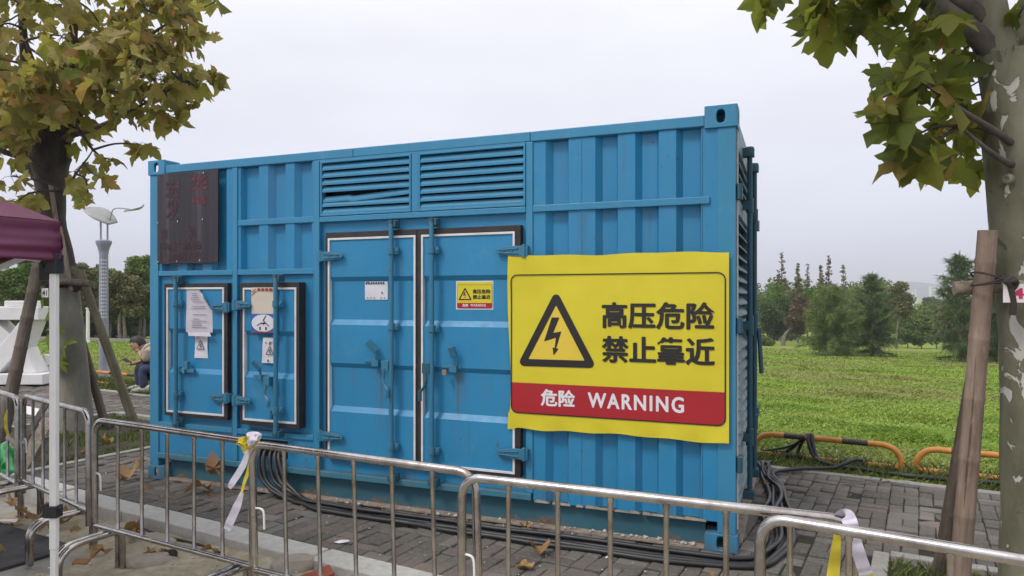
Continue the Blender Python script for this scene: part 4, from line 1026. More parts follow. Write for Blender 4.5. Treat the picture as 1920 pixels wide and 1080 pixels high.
# ------------------------------------------------------------------ low orange and black rails on the lawn edge
def low_rail(a0, a1, label, stripes, h=.235, zl=.04):
    root = empty('tube_rail', e2w(a0, 7.36), -R(30), label, 'rail', 'low orange and black tube rails along the lawn'); L = a1 - a0; r = .16
    outer = [(0, 0, -.06), (0, 0, h - r)] + [(r - r*math.cos(t), 0, h - r + r*math.sin(t)) for t in (.3, .6, .9, 1.2)] + [(r, 0, h), (L - r, 0, h)] + [(L - r + r*math.sin(t), 0, h - r + r*math.cos(t)) for t in (.3, .6, .9, 1.2)] + [(L, 0, h - r), (L, 0, -.06)]
    MB().tube(outer, .027, 14).build('top_tube', M['orange'], root, smooth=50)
    MB().tube([(.01, 0, zl), (L - .01, 0, zl)], .022, 12).build('lower_tube', M['orange'], root, smooth=50)
    for s0, s1 in stripes:
        MB().tube([(s0, 0, h), (s1, 0, h)], .0276, 14).build('stripe', M['rail_black'], root, smooth=50)
        MB().tube([(s0 - .02, 0, zl), (s1 - .0, 0, zl)], .0226, 12).build('stripe', M['rail_black'], root, smooth=50)
low_rail(-1.43, -.135, 'orange and black rail with cables slung over it beside the container', [(.28, .48), (.80, 1.02)])
low_rail(-.02, 1.30, 'orange and black rail running behind the bamboo poles', [(.27, .47), (.83, 1.05)])
low_rail(-13.55, -11.52, 'orange and black rail beside the seated man', [(.3, .55), (.95, 1.2), (1.5, 1.75)])
low_rail(-15.75, -13.68, 'orange and black rail partly behind the left tree', [(.3, .55), (.95, 1.2), (1.45, 1.7)])

# ------------------------------------------------------------------ plane trees
HALF = [(0,0),(.16,-.10),(.30,-.07),(.56,.0),(.46,.12),(.43,.23),(.58,.30),(.68,.57),(.53,.52),(.41,.57),(.27,.51),(.31,.66),(.22,.73),(.15,.87),(0,1.06)]
def leaf_shape(fold, droop, curl, seed):
    rr = random.Random(seed); out = HALF + [(-x, z) for x, z in HALF[-2:0:-1]]
    out = [(x*(1+rr.uniform(-.14, .14)), z + rr.uniform(-.05, .05)) for x, z in out]
    V = [(0, .3, .02)]; 
    for x, y in out:
        rr_ = math.hypot(x, y-.3); V.append((x, y, fold*abs(x) - droop*rr_**2 + curl*math.sin(x*6+y*4)*.05))
    n = len(out); F = [(0, i+1, (i+1) % n + 1) for i in range(n)]
    return V, F
SHAPES = [leaf_shape(.25, .25, 1.4, 1), leaf_shape(.1, .45, 1.8, 2), leaf_shape(-.2, .35, 1.6, 3), leaf_shape(.6, .1, 2, 4), leaf_shape(.05, .7, 2, 5)]
def leaf_meshes(mat):
    out = []
    for V, F in SHAPES:
        m = MB(); m.v = V; m.f = F; me = m.mesh('leaf', 80, fix=False); me.materials.append(mat); out.append(me)
    return out
def hang(rr, out, size):
    """leaf hanging from its stalk, tip down and outwards"""
    d = (out*rr.uniform(.2, .9) + Vector((rr.gauss(0, .5), rr.gauss(0, .5), rr.gauss(-.75, .45)))).normalized()
    nrm = Vector((rr.gauss(0, 1), rr.gauss(0, 1), rr.gauss(.3, .7)))
    x = d.cross(nrm).normalized(); z = x.cross(d).normalized(); s = size*rr.choice((rr.uniform(.42, .7), rr.uniform(.75, 1.1), rr.uniform(.85, 1.28)))
    return Matrix(((x.x*s, d.x*s, z.x*s, 0), (x.y*s, d.y*s, z.y*s, 0), (x.z*s, d.z*s, z.z*s, 0), (0, 0, 0, 1)))
def plane_tree(root, trunk, limbs, clusters, leafmat, barkmat, size, seed, inview, twig_r=.006):
    """trunk: (points, radii); limbs: list of (points, radii); clusters: (centre, radius, count)"""
    rr = random.Random(seed)
    def limb(name, pts, rad, seg):
        P = smooth_path(pts, 6); n = len(P); R_ = [np.interp(i/(n-1)*(len(rad)-1), range(len(rad)), rad) for i in range(n)]
        m = MB().tube(P, R_, seg)
        m.v = [tuple(Vector(v) + Vector((noise.noise((v[0]*5, v[1]*5, v[2]*3)), noise.noise((v[0]*5+9, v[1]*5, v[2]*3)), 0))*.018*(1 if name == 'trunk' else .5)) for v in m.v]
        m.build(name, M[barkmat if name == 'trunk' or rad[0] > .095 else 'limb'], root, smooth=70); return P
    ax = []
    limb('trunk', *trunk, 20)
    for p, r_ in limbs: ax += limb('limb', p, r_, 10)
    tw = MB(); leaves = []
    for c, rad, cnt in clusters:
        c = Vector(c); near = min(ax, key=lambda q: (q - c).length + (.3 if q.z > c.z + .3 else 0)); mid_ = (near + c)/2 + Vector((rr.gauss(0, .1), rr.gauss(0, .1), rr.gauss(.06, .08)))*(near - c).length
        pth = smooth_path([near, mid_, c], 4); tw.tube(pth, [twig_r*2.2*(1 - .75*i/len(pth)) + .002 for i in range(len(pth))], 5)
        for k in range(max(2, round(cnt*(.8 if leafmat == 'leaf_right' else 1)))):
            v = Vector((rr.gauss(0, 1), rr.gauss(0, 1), rr.gauss(0, .8))).normalized()*rad*rr.uniform(.25, 1)**.7; p = c + v; out = v.normalized()
            tw.tube([c + v*.05, c + v*.6 + Vector((0, 0, .02)), p], [twig_r*.55, twig_r*.4, twig_r*.25], 4)
            mt = hang(rr, out, size); mt.translation = p; leaves.append((mt, rr.randrange(5)))
    tag(tw.build('twigs', M['twig'], root, fix=False), kind='stuff')
    root_inv = root.location
    def rank(l):
        p = l[0].translation; px, py = proj(p); return p.y + (0 if inview(px, py) else 100)
    leaves.sort(key=rank); mes = leaf_meshes(M[leafmat]); V, F, nb = [], [], 0
    for k, (mt, s) in enumerate(leaves):
        if k < 300:
            o = link('leaf', mes[s], None, root); o.matrix_local = mt
        else:
            bvv = np.array(SHAPES[s][0]); m3 = np.array(mt.to_3x3()); V.append(bvv @ m3.T + np.array(mt.translation)); F += [tuple(i+nb for i in f) for f in SHAPES[s][1]]; nb += len(bvv)
    if V: tag(np_mesh('leaves', np.concatenate(V), np.array(F), M[leafmat], root, True), kind='stuff')
def W(px, py, d): return Vector(((px-960)/1321*d, d, 1.6 + (557-py)/1321*d))
rr = random.Random(21)
# left tree
TL = Vector((-5.28, 8.52, 0))
left_tree = empty('plane_tree', (0, 0, 0), 0, 'plane tree with yellowing autumn leaves left of the container', 'tree')
trunk = ([TL + Vector((0, 0, -.08)), TL + Vector((.0, 0, .3)), TL + Vector((-.06, 0, 1.1)), (-5.42, 8.52, 1.75), (-5.56, 8.52, 2.55), (-5.58, 8.52, 3.05), (-5.57, 8.5, 3.3), (-5.5, 8.5, 3.55)], [.2, .172, .158, .152, .15, .175, .225, .165])
limbs = [([(-5.6, 8.52, 2.95), (-5.85, 8.5, 3.25), (-6.2, 8.5, 3.7), (-6.5, 8.45, 4.3), (-6.6, 8.4, 5.0)], [.11, .09, .075, .06, .03]),
         ([(-5.52, 8.5, 3.3), (-5.45, 8.5, 3.8), (-5.3, 8.45, 4.4), (-5.2, 8.4, 5.3)], [.12, .09, .065, .03]),
         ([(-5.5, 8.5, 3.35), (-5.1, 8.35, 3.9), (-4.75, 8.25, 4.4), (-4.5, 8.2, 5.1)], [.1, .065, .045, .02]),
         ([(-5.62, 8.5, 3.3), (-5.75, 8.4, 4.0), (-5.8, 8.3, 5.2)], [.10, .07, .03]),
         ([(-5.1, 8.35, 3.9), (-4.6, 8.1, 4.15), (-4.1, 7.9, 4.5), (-3.7, 7.8, 4.7)], [.04, .03, .02, .01]),
         ([(-5.45, 8.45, 3.5), (-4.9, 8.2, 3.55), (-4.3, 7.95, 3.7), (-3.6, 7.7, 3.95)], [.04, .028, .018, .008]),
         ([(-5.5, 8.45, 2.9), (-5.2, 8.2, 2.85), (-4.95, 8.0, 3.0), (-4.7, 7.9, 3.25)], [.03, .022, .014, .007]),
         ([(-5.6, 8.4, 3.2), (-5.9, 8.0, 3.3), (-6.1, 7.6, 3.5)], [.04, .03, .015]),
         ([(-5.5, 8.4, 3.6), (-5.3, 7.9, 4.0), (-5.1, 7.4, 4.3)], [.05, .035, .015])]
cl = []
def fill(n, x0, x1, y0, y1, d0, d1, rad, cnt, test=lambda x, y: True):
    k = 0
    while k < n:
        x, y = rr.uniform(x0, x1), rr.uniform(y0, y1)
        if not test(x, y): continue
        cl.append((W(x, y, rr.uniform(d0, d1)), rad*rr.uniform(.75, 1.2), cnt)); k += 1
fill(56, -120, 330, -260, 190, 7.3, 9.6, .34, 12, lambda x, y: x < 345 - max(0, y)*.25)
fill(22, 60, 350, 60, 260, 7.2, 9.0, .26, 11, lambda x, y: x + .55*y < 420)
fill(12, -80, 60, 120, 290, 7.6, 9.2, .28, 10)
fill(16, 220, 375, -60, 170, 7.4, 8.6, .25, 11)
fill(20, -200, 300, -500, -200, 7.4, 9.6, .4, 9)
for x, y, d, rd, n in ((405, 135, 7.7, .10, 4), (372, 165, 7.8, .16, 5), (350, 190, 7.9, .17, 6), (330, 215, 7.9, .14, 5), (400, 5, 7.9, .12, 3), (262, 270, 7.8, .12, 4), (210, 300, 7.9, .10, 3), (190, 335, 7.9, .10, 3), (165, 368, 7.9, .12, 4), (140, 320, 8.0, .12, 4), (20, 330, 7.8, .18, 6), (35, 375, 7.9, .16, 6), (0, 290, 7.8, .2, 6), (95, 330, 8.9, .1, 3), (60, 215, 7.6, .2, 7), (120, 205, 7.5, .2, 7), (120, 130, 7.3, .22, 8), (60, 140, 7.3, .22, 8)):
    cl.append((W(x, y, d), rd, n))
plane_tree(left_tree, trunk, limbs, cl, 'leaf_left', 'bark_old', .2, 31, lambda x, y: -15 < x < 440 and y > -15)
# fresh shoots on the lower trunk
sh = leaf_meshes(M['leaf_fresh']); q = random.Random(4)
for x, y, s in ((108, 610, .2), (120, 640, .24), (112, 672, .2), (90, 655, .2), (98, 630, .16), (92, 575, .17), (80, 560, .15)):
    o = link('shoot_leaf', sh[q.randrange(5)], None, left_tree); mt = hang(q, Vector((.3, -1, -.3)), s); mt.translation = W(x, y, 8.28); o.matrix_local = mt
# right tree
TR = Vector((2.70, 3.62, 0))
right_tree = empty('plane_tree', (0, 0, 0), 0, 'plane tree with mottled bark and dark green leaves at the right edge', 'tree')
trunk = ([(2.705, 3.62, -.1), (2.70, 3.62, .15), (2.695, 3.62, .7), (2.68, 3.62, 1.4), (2.625, 3.62, 2.1), (2.60, 3.62, 2.6), (2.59, 3.62, 2.85)], [.20, .165, .155, .152, .155, .16, .13])
limbs = [([(2.56, 3.60, 2.60), (2.45, 3.6, 2.86), (2.2, 3.55, 3.02), (1.9, 3.5, 3.2), (1.55, 3.45, 3.42)], [.07, .058, .05, .042, .03]),
         ([(2.54, 3.62, 2.65), (2.44, 3.62, 3.1), (2.42, 3.62, 3.6), (2.4, 3.6, 4.3)], [.11, .085, .075, .05]),
         ([(2.66, 3.62, 2.65), (2.72, 3.62, 3.1), (2.78, 3.6, 3.7), (2.9, 3.6, 4.4)], [.11, .10, .08, .05]),
         ([(2.52, 3.6, 2.95), (2.2, 3.6, 3.15), (1.9, 3.6, 3.25), (1.5, 3.5, 3.35), (1.2, 3.4, 3.3)], [.05, .04, .032, .022, .012]),
         ([(2.55, 3.55, 2.35), (2.3, 3.45, 2.45), (2.1, 3.4, 2.55), (1.95, 3.35, 2.62)], [.02, .014, .01, .006]),
         ([(2.55, 3.55, 2.25), (2.35, 3.45, 2.3), (2.15, 3.38, 2.42)], [.018, .013, .007])]
cl = []
for x, y, d, rd, n in ((1560, -5, 3.5, .16, 8), (1610, 15, 3.5, .17, 9), (1660, 30, 3.5, .16, 9), (1700, 50, 3.55, .14, 8), (1740, 40, 3.45, .16, 9), (1785, 60, 3.95, .13, 6), (1800, 20, 4.0, .12, 5), (1620, -45, 3.5, .2, 10), (1700, -40, 3.6, .2, 10), (1780, -60, 3.9, .18, 8),
                       (1418, -10, 3.4, .07, 4), (1452, -4, 3.4, .07, 4), (1545, 20, 3.45, .08, 5), (1660, 200, 3.4, .07, 4), (1540, -60, 3.4, .14, 6), (1680, 118, 3.45, .12, 6), (1720, 130, 3.5, .13, 8), (1758, 125, 3.7, .12, 6), (1690, 150, 3.4, .10, 6), (1745, 165, 3.5, .12, 7), (1795, 105, 3.95, .10, 4), (1815, 165, 3.95, .08, 3),
                       (1640, 190, 3.35, .05, 2), (1680, 215, 3.4, .05, 2), (1795, 190, 3.75, .09, 4), (1822, 215, 3.85, .07, 3), (1705, 262, 3.4, .09, 5), (1735, 285, 3.4, .11, 6), (1768, 255, 3.55, .10, 5), (1785, 282, 3.6, .10, 5), (1822, 262, 3.75, .07, 4), (1832, 308, 3.72, .06, 3), (1805, 238, 3.7, .08, 4), (1918, 15, 3.5, .05, 2)):
    cl.append((W(x, y, d), rd, n))
for _ in range(26): cl.append((W(rr.uniform(1450, 2150), rr.uniform(-520, -170), rr.uniform(3.2, 4.6)), .25, 8))
plane_tree(right_tree, trunk, limbs, cl, 'leaf_right', 'bark', .18, 77, lambda x, y: 1370 < x < 1930 and y > -15, .003)
m = MB(); m.lathe([(.0, -.03), (.026, -.028), (.028, 0), (.021, .012), (.013, .014), (.009, .006)], 14); 
m.v = [(v[0], -v[2], v[1]) for v in m.v]; k = m.build('branch_stub', M['bark'], right_tree, smooth=60); k.location = (2.475, 3.52, 2.19); k.rotation_euler = (0, 0, -R(55))

# ------------------------------------------------------------------ tree props, ties and number plates
def bamboo_pole(label, p0, p1, r0, r1, mat, nodes, name='bamboo_pole', group='bamboo poles propping the trees'):
    p0, p1 = Vector(p0), Vector(p1); L = (p1-p0).length; d = (p1-p0).normalized(); m = MB(); pts, rad = [], []
    z = 0; rr_ = random.Random(nodes); ns = [L*(k+.5+rr_.uniform(-.12, .12))/nodes for k in range(nodes)]
    marks = [0.0]
    for q in ns: marks += [q-.02, q-.006, q, q+.006, q+.02]
    marks += [L]
    for t in marks:
        b = 1.0
        if any(abs(t-q) < .0075 for q in ns): b = 1.06
        pts.append((0, 0, t)); rad.append((r0+(r1-r0)*t/L)*b)
    m.tube(pts, rad, 16); m.tube([(0, 0, L+.001), (0, 0, L-.04)], r1*.86, 14)
    o = m.build(name, M[mat], None, smooth=45); o.location = p0; o.rotation_euler = d.to_track_quat('Z', 'Y').to_euler()
    tag(o, label, 'pole', group); return o
bamboo_pole('thick pale bamboo pole leaning against the right tree, nearer the camera', (2.37, 3.75, -.06), W(1852, 432, 3.5), .050, .044, 'bamboo', 6)
bamboo_pole('darker bamboo pole partly hidden behind the pale one at the right tree', (2.50, 4.13, -.05), W(1868, 452, 3.86), .04, .035, 'bamboo_dark', 7)
bamboo_pole('dark bamboo pole leaning left of the left tree, crossing the white sculpture', W(2, 828, 7.6), W(76, 478, 8.2), .068, .06, 'bamboo_dark', 7)
bamboo_pole('short dark bamboo pole leaning close behind the left tree trunk', W(200, 806, 8.7), W(132, 560, 8.72), .05, .045, 'bamboo_dark', 6)
bamboo_pole('green-brown bamboo pole leaning right of the left tree', W(256, 806, 8.6), W(150, 508, 8.5), .055, .046, 'bamboo_green', 6)
def log(label, p0, p1, r, mat, rope_at, parent=None):
    P = smooth_path([p0, (Vector(p0)+Vector(p1))/2 + Vector((0, 0, .012)), p1], 6); o = MB().tube(P, r, 10).build('cross_pole', M[mat], None, smooth=50); tag(o, label, 'pole', 'cross poles tied to the trees'); return o
def rope_ring(root, c, rx, ry, z0, turns, r=.008, tilt=0.0):
    pts = [(c[0]+rx*math.cos(t), c[1]+ry*math.sin(t), z0 + .012*t/(2*math.pi) + tilt*math.cos(t)) for t in [k*2*math.pi/16 for k in range(int(16*turns)+1)]]
    MB().tube(pts, r, 6).build('rope_turn', M['rope'], root, smooth=60)
log('grey cross pole tied between the right tree and its bamboo prop', W(1788, 541, 3.62), W(1960, 541, 3.50), .036, 'wood', None)
rt = empty('rope_tie', W(1858, 530, 3.5), 0, 'dark rope lashing the bamboo pole to the right tree', 'rope')
for z, tl in ((0, .02), (.02, -.025), (-.01, .01)): rope_ring(rt, (-.02, 0, 0), .068, .066, z, 1.1, .005, tl)
m = MB(); m.tube(smooth_path([(.03, -.05, .0), (.06, -.06, .02), (.085, -.055, .0), (.07, -.05, -.03), (.05, -.06, 0), (.08, -.07, .01)], 6), .014, 8); m.tube(smooth_path([(.06, -.05, -.02), (.075, -.05, -.1), (.07, -.05, -.16)], 4), .016, 6); m.build('knot', M['rope'], rt, smooth=60)
log('dark cross pole tied round the left tree behind the tent leg', W(60, 528, 8.25), W(168, 532, 8.3), .042, 'bamboo_dark', None)
rt = empty('rope_tie', W(118, 535, 8.5), 0, 'dark rope wound round the left tree at its cross pole', 'rope')
for z in (-.04, -.02, 0, .02): rope_ring(rt, (0, 0, 0), .185, .185, z, 1.05, .014, .02)
m = MB(); m.tube(smooth_path([(.16, -.12, .0), (.22, -.16, .03), (.28, -.14, -.02), (.24, -.16, -.06), (.3, -.16, .0), (.26, -.15, .05)], 6), .03, 8); m.build('knot', M['rope'], rt, smooth=60)
for x0, y0, x1, y1, lab in ((95, 345, 106, 420, 'pale wooden batten tied high on the left tree trunk'), (112, 425, 134, 545, 'pale wooden batten tied to the right side of the left tree trunk')):
    o = MB().bar(W(x0, y0, 8.33), W(x1, y1, 8.31), .05, .02, up=(0, 1, 0)).build('wooden_batten', M['wood'], None, bevel=.003); tag(o, lab, 'batten', 'battens tied to the left tree')
def plate(label, c, w, h, body, mat, rz):
    r = empty('number_plate', c, rz, label, 'sign'); MB().box(-w/2, w/2, 0, .006, -h/2, h/2).build('plate', M['tag_white'], r, bevel=.002)
    m = MB(); text_box(m, body, -w*.33, w*.33, -h*.3, h*.28, .02, lambda x, z: (x, -.0015, z)); m.build('numerals', M[mat], r, fix=False); MB().tube([(0, -.004, h*.42), (0, .002, h*.42)], .004, 8).build('nail', M['rope'], r)
plate('white plate with red number 42 on the right tree', W(1921, 550, 3.44) , .19, .092, '42', 'tag_red', -R(8))
plate('white plate with black number 41 on the left tree', W(84, 549, 8.1), .08, .105, '41', 'banner_black', 0)

# ------------------------------------------------------------------ maroon tent, of which one corner shows
Cn = Vector((-2.126, 3.3, 0)); ua, ub = Vector((-.78, .626, 0)), Vector((-.626, -.78, 0)); S = 3.0
tent = empty('pop_up_tent', (Cn.x, Cn.y, -.13), 0, 'maroon pop-up tent with white legs at the left edge', 'tent')
def TP(a, b, z): p = Cn + ua*a + ub*b; return (p.x - Cn.x, p.y - Cn.y, z + .13)
ZE, ZV, ZP = 1.955, 1.765, 2.6
m = MB()
def roof(u, v):
    a, b = -.006 + (S+.012)*u, -.006 + (S+.012)*v; h = min(u, 1-u, v, 1-v)*2
    return TP(a, b, ZE + (ZP-ZE)*h**.92 - .03*math.sin(math.pi*min(1, h*1.2))*0 + .006*math.sin(a*9+b*5))
m.grid(roof, 24, 24); o = m.build('canopy', M['maroon'], tent, smooth=30)
for k, (A_, B_) in enumerate((((0, 0), (1, 0)), ((0, 0), (0, 1)), ((1, 0), (1, 1)), ((0, 1), (1, 1)))):
    m = MB()
    def val(u, v, A_=A_, B_=B_):
        a = (A_[0]+(B_[0]-A_[0])*u)*(S+.012)-.006; b = (A_[1]+(B_[1]-A_[1])*u)*(S+.012)-.006
        out = .010*math.sin(v*5 + u*7)*math.sin(math.pi*min(1, u*3 + .15)) + .018*(1-v)*math.sin(u*14) + .007*(1-v)*math.sin(v*22+u*9) + .012*noise.noise((u*9, v*3, 0))
        n_ = (ub if A_[1] == B_[1] else ua)*(1 if (A_[0]+B_[0] == 2 or A_[1]+B_[1] == 2) else -1); p = Vector(TP(a, b, ZV + (ZE-ZV)*v + .012*math.sin(u*10)*(1-v))) + n_*(.004 + out)
        return tuple(p)
    m.grid(val, 60, 22); o = m.build('valance', M['maroon'], tent, smooth=60); o.modifiers.new('s', 'SOLIDIFY').thickness = .002
for a, b in ((0, 0), (1, 0), (0, 1), (1, 1)):
    x, y, _ = TP(.012 + (S-.024)*a, .012 + (S-.024)*b, 0)
    g = MB().box(x-.0155, x+.0155, y-.0155, y+.0155, .55, 1.84).build('leg', M['white_metal'], tent, bevel=.004)
    MB().box(x-.013, x+.013, y-.013, y+.013, .0, .55).build('lower_leg', M['white_metal'], g, bevel=.003)
    MB().box(x-.05, x+.05, y-.05, y+.05, .0, .008).build('foot_plate', M['white_metal'], g, bevel=.002)
    m = MB().box(x-.026, x+.026, y-.026, y+.026, .70, .755).box(x-.045, x-.02, y-.02, y+.02, .70, .765).tube([(x+.024, y-.01, .742), (x+.045, y-.01, .745)], .01, 8); m.build('slider_bracket', M['black_plastic'], g, bevel=.004)
    m = MB().box(x-.028, x+.028, y-.028, y+.028, 1.84, 1.93).box(x-.06, x-.02, y-.018, y+.045, 1.81, 1.90); m.tube([(x-.04, y-.03, 1.875), (x-.04, y-.01, 1.875)], .009, 8); m.build('corner_bracket', M['black_plastic'], g, bevel=.004)
for (a0, b0), (a1, b1) in (((.05, .05), (S/2, .05)), ((S-.05, .05), (S/2, .05)), ((.05, .05), (.05, S/2)), ((.05, S-.05), (.05, S/2))):
    MB().bar(TP(a0, b0, 1.775), TP(a1, b1, 2.02), .016, .03).build('truss_bar', M['white_metal'], tent, bevel=.002)
    MB().bar(TP(a0, b0, 1.62+.2), TP((a0+a1)/2, (b0+b1)/2, 1.74+.0), .014, .026).build('truss_bar', M['white_metal'], tent, bevel=.002)
# ------------------------------------------------------------------ solar lamp post
lp = empty('lamp_post', (-8.17, 14.1, -.02), 0, 'lavender-grey perforated lamp post with wing-shaped top behind the left tree', 'lamp post')
MB().lathe([(.105, 0), (.105, .04), (.098, .05), (.086, .3), (.081, 2.45), (.089, 2.5), (.089, 2.54), (.10, 2.56), (.104, 2.60), (.13, 2.66), (.145, 2.70), (.145, 2.74), (.12, 2.76)], 28).build('column', M['lamp_grey'], lp, smooth=35)
m = MB()
for k in range(17):
    for a in (-1.5, -1.05, -.6):
        c = Vector((.0855*math.cos(a), .0855*math.sin(a), 1.22 + k*.071)); u = Vector((-math.sin(a), math.cos(a), 0))*.012; v = Vector((0, 0, .016))
        m.add([c-u-v, c+u-v, c+u+v, c-u+v], [(0,1,2,3)])
tag(m.build('light_slots', M['paper'], lp, fix=False), kind='stuff')
for dx_ in (-.06, .075): MB().tube([(dx_, 0, 2.72), (dx_, 0, 3.2)], .018, 10).build('support_rod', M['lamp_grey'], lp, smooth=50)
def wing(sgn, x0, z0, L, tw):
    m = MB()
    def f(u, v):
        w = .17*math.sin(math.pi*min(1, .06+u*.92))**.7; x = x0 + sgn*L*u; z = z0 + tw*math.sin(u*2.9)*(-.5) + (.10*u*u if sgn > 0 else .30*u)
        return (x + (.10*(v-.5) if sgn < 0 else 0), (v-.5)*2*w, z + (.20*(v-.5)*math.sin(math.pi*(.1+.85*u)) if sgn < 0 else .06*(v-.5)))
    m.grid(f, 16, 6); o = m.build('lamp_wing', M['lamp_panel'], lp, smooth=60); o.modifiers.new('s', 'SOLIDIFY').thickness = .02
wing(-1, .2, 3.10, .56, -.1); wing(1, .42, 3.36, .36, .02)
MB().tube(smooth_path([(.12, 0, 3.16), (.2, 0, 3.38), (.42, 0, 3.39), (.6, 0, 3.36)], 5), .012, 8).build('arm', M['lamp_panel'], lp, smooth=60)
gl = empty('garden_lamp', (-18.9, 31.4, gz(17.8)), 0, 'thin white garden lamp far back under the left trees', 'lamp post')
MB().lathe([(.10, 0), (.10, .1), (.075, .12), (.07, 1.5), (.09, 1.52), (.09, 1.58)], 12).build('column', M['white_metal'], gl, smooth=40); MB().lathe([(.02, 2.0), (.12, 2.05), (.12, 2.2), (.02, 2.24)], 12).build('lantern', M['white_metal'], gl, smooth=40); MB().tube([(0, 0, 1.55), (0, 0, 2.05)], .02, 8).build('stem', M['rail_black'], gl)

# ------------------------------------------------------------------ white character sculpture
SD = 12.75
def SX(px): return (px - 45)/1321*SD
def SZ(py): return 1.6 + (557-py)/1321*SD
sp = empty('letter_sculpture', ((45-960)/1321*SD, SD, 0), 0, 'white painted three-dimensional character sculpture on a plinth at the left edge', 'sculpture')
def sblock(name, pts, y0, y1): MB().prism([(SX(a), SZ(b)) for a, b in pts], y0, y1).build(name, M['sculpt'], sp, bevel=.012)
sblock('top_dot', [(6, 575), (49, 575), (49, 564), (6, 564)], .02, .42)
sblock('cross_bar', [(-28, 600), (74, 600), (74, 575.2), (-28, 575.2)], -.02, .42)
sblock('stroke', [(38, 600.2), (63, 600.2), (44, 650), (-4, 700), (-38, 700)], .0, .38)
sblock('stroke', [(-39, 600.2), (-14, 600.2), (44, 654), (66, 700), (32, 700)], .03, .405)
sblock('plinth', [(-30, 720), (88, 720), (88, 700.3), (-30, 700.3)], -.12, .6)
sblock('rear_step', [(60, 700), (86, 700), (72, 672), (52, 668)], .42, .8)

# ------------------------------------------------------------------ seated man with a phone
MD = 11.95
def mp_(px, py, dy=0.0): return W(px, py, MD) + Vector((0, dy, 0))
def skin_mesh(pts, edges, sub=2):
    """pts: list of (Vector, radius); first point is the root"""
    me = bpy.data.meshes.new('t'); me.from_pydata([p for p, r in pts], edges, []); ob = bpy.data.objects.new('t', me); COL.objects.link(ob)
    md = ob.modifiers.new('skin', 'SKIN'); md.use_smooth_shade = True
    for i, (p, r) in enumerate(pts):
        sv = me.skin_vertices[0].data[i]; sv.radius = (r, r); sv.use_root = (i == 0)
    sb = ob.modifiers.new('sub', 'SUBSURF'); sb.levels = sub; sb.render_levels = sub
    dg = bpy.context.evaluated_depsgraph_get(); out = bpy.data.meshes.new_from_object(ob.evaluated_get(dg)); bpy.data.objects.remove(ob)
    return [tuple(v.co) for v in out.vertices], [tuple(p.vertices) for p in out.polygons]
man = empty('person', mp_(275, 735), 0, 'person in beige shirt and jeans sitting by the orange rail, looking at a phone', 'person')
ORG = man.location.copy()
def person_part(name, mat, mb):
    mb.v = [tuple(Vector(v) - ORG) for v in mb.v]; return mb.build(name, M[mat], man, smooth=70)
pel = mp_(296, 692); che = mp_(286, 662); nek = mp_(277, 652); hed = mp_(268, 647)
shN = mp_(284, 660, -.19); elN = mp_(287, 674, -.22); wrN = mp_(271, 664, -.13); haN = mp_(266, 657, -.07)
shF = mp_(282, 660, .19); elF = mp_(270, 674, .17); wrF = mp_(254, 681, .02); haF = mp_(248.5, 682, -.02)
hiN = mp_(297, 693, -.11); knN = mp_(277, 687, -.2); anN = mp_(283, 726, -.22); hiF = mp_(296, 693, .11); knF = mp_(254.5, 687, .08); anF = mp_(258.5, 724, .06)
body = MB()
pts = [(pel, .12), (che, .12), (nek, .055), (hed, .06), (shN, .055), (elN, .043), (wrN, .03), (haN, .034), (shF, .055), (elF, .043), (wrF, .03), (haF, .034), (hiN, .08), (knN, .06), (anN, .04), (hiF, .08), (knF, .06), (anF, .04)]
body.add(*skin_mesh(pts, [(0,1),(1,2),(2,3),(1,4),(4,5),(5,6),(6,7),(1,8),(8,9),(9,10),(10,11),(0,12),(12,13),(13,14),(0,15),(15,16),(16,17)]))
# head: a sphere pushed into shape, facing left and tilted down
HC = mp_(259.5, 645.5)
tilt = Matrix.Rotation(R(-30), 3, 'Y')
def head_pt(th, ph, s=1.0):
    d = Vector((math.sin(th)*math.cos(ph), math.sin(th)*math.sin(ph), math.cos(th)))   # x forward
    x, y, z = d.x*.118, d.y*.088, d.z*.142
    f = max(0, d.x)
    if f > .3 and d.z < .1: x *= 1 - .06*(abs(d.y)); y *= 1 - .18*max(0, -d.z)
    x += .034*math.exp(-((d.y/.16)**2 + ((d.z+.12)/.17)**2))*(d.x > 0)          # nose
    x -= .012*math.exp(-(((abs(d.y)-.36)/.16)**2 + ((d.z-.08)/.10)**2))*(d.x > 0)  # eye sockets
    x += .009*math.exp(-((d.y/.25)**2 + ((d.z+.48)/.07)**2))*(d.x > 0)          # lips
    x += .016*math.exp(-((d.y/.3)**2 + ((d.z+.82)/.16)**2))*(d.x > 0)           # chin
    p = Vector((-x, y, z))*s
    return HC + tilt @ p
body.grid(lambda u, v: head_pt(.001 + (math.pi-.002)*v, 2*math.pi*u), 40, 32)
for sgn in (-1, 1):
    m = MB(); m.lathe([(.004, -.012), (.028, -.008), (.034, 0), (.026, .008), (.012, .002)], 12); m.v = [tuple(HC + tilt @ (Vector((v[1]*.75 + .018, sgn*(.084 + v[2]), v[0]*1.15 - .01)))) for v in m.v]; body.add(m.v, m.f)
def fingers(h, d, side, curl, L=.085):
    d = d.normalized(); side = side.normalized(); dn = d.cross(side).normalized()
    for k, (o_, s) in enumerate(((-.027, .86), (-.009, 1), (.009, .95), (.026, .75))):
        b = h + side*o_ + d*.02; body.tube(smooth_path([b, b + d*L*.45*s, b + d*L*.75*s + dn*curl*.5*s, b + d*L*.85*s + dn*curl*s], 3), [.010]*9 + [.007], 7)
    b = h - side*.03; body.tube(smooth_path([b, b - side*.018 + d*.03 + dn*.01, b - side*.01 + d*.058 + dn*.03], 3), [.012]*6 + [.009], 7)
fingers(haN, mp_(262, 651, -.05) - haN, Vector((0, 1, .2)), -.03)
fingers(haF, Vector((-.8, -.2, .25)), Vector((.1, 1, 0)), .035)
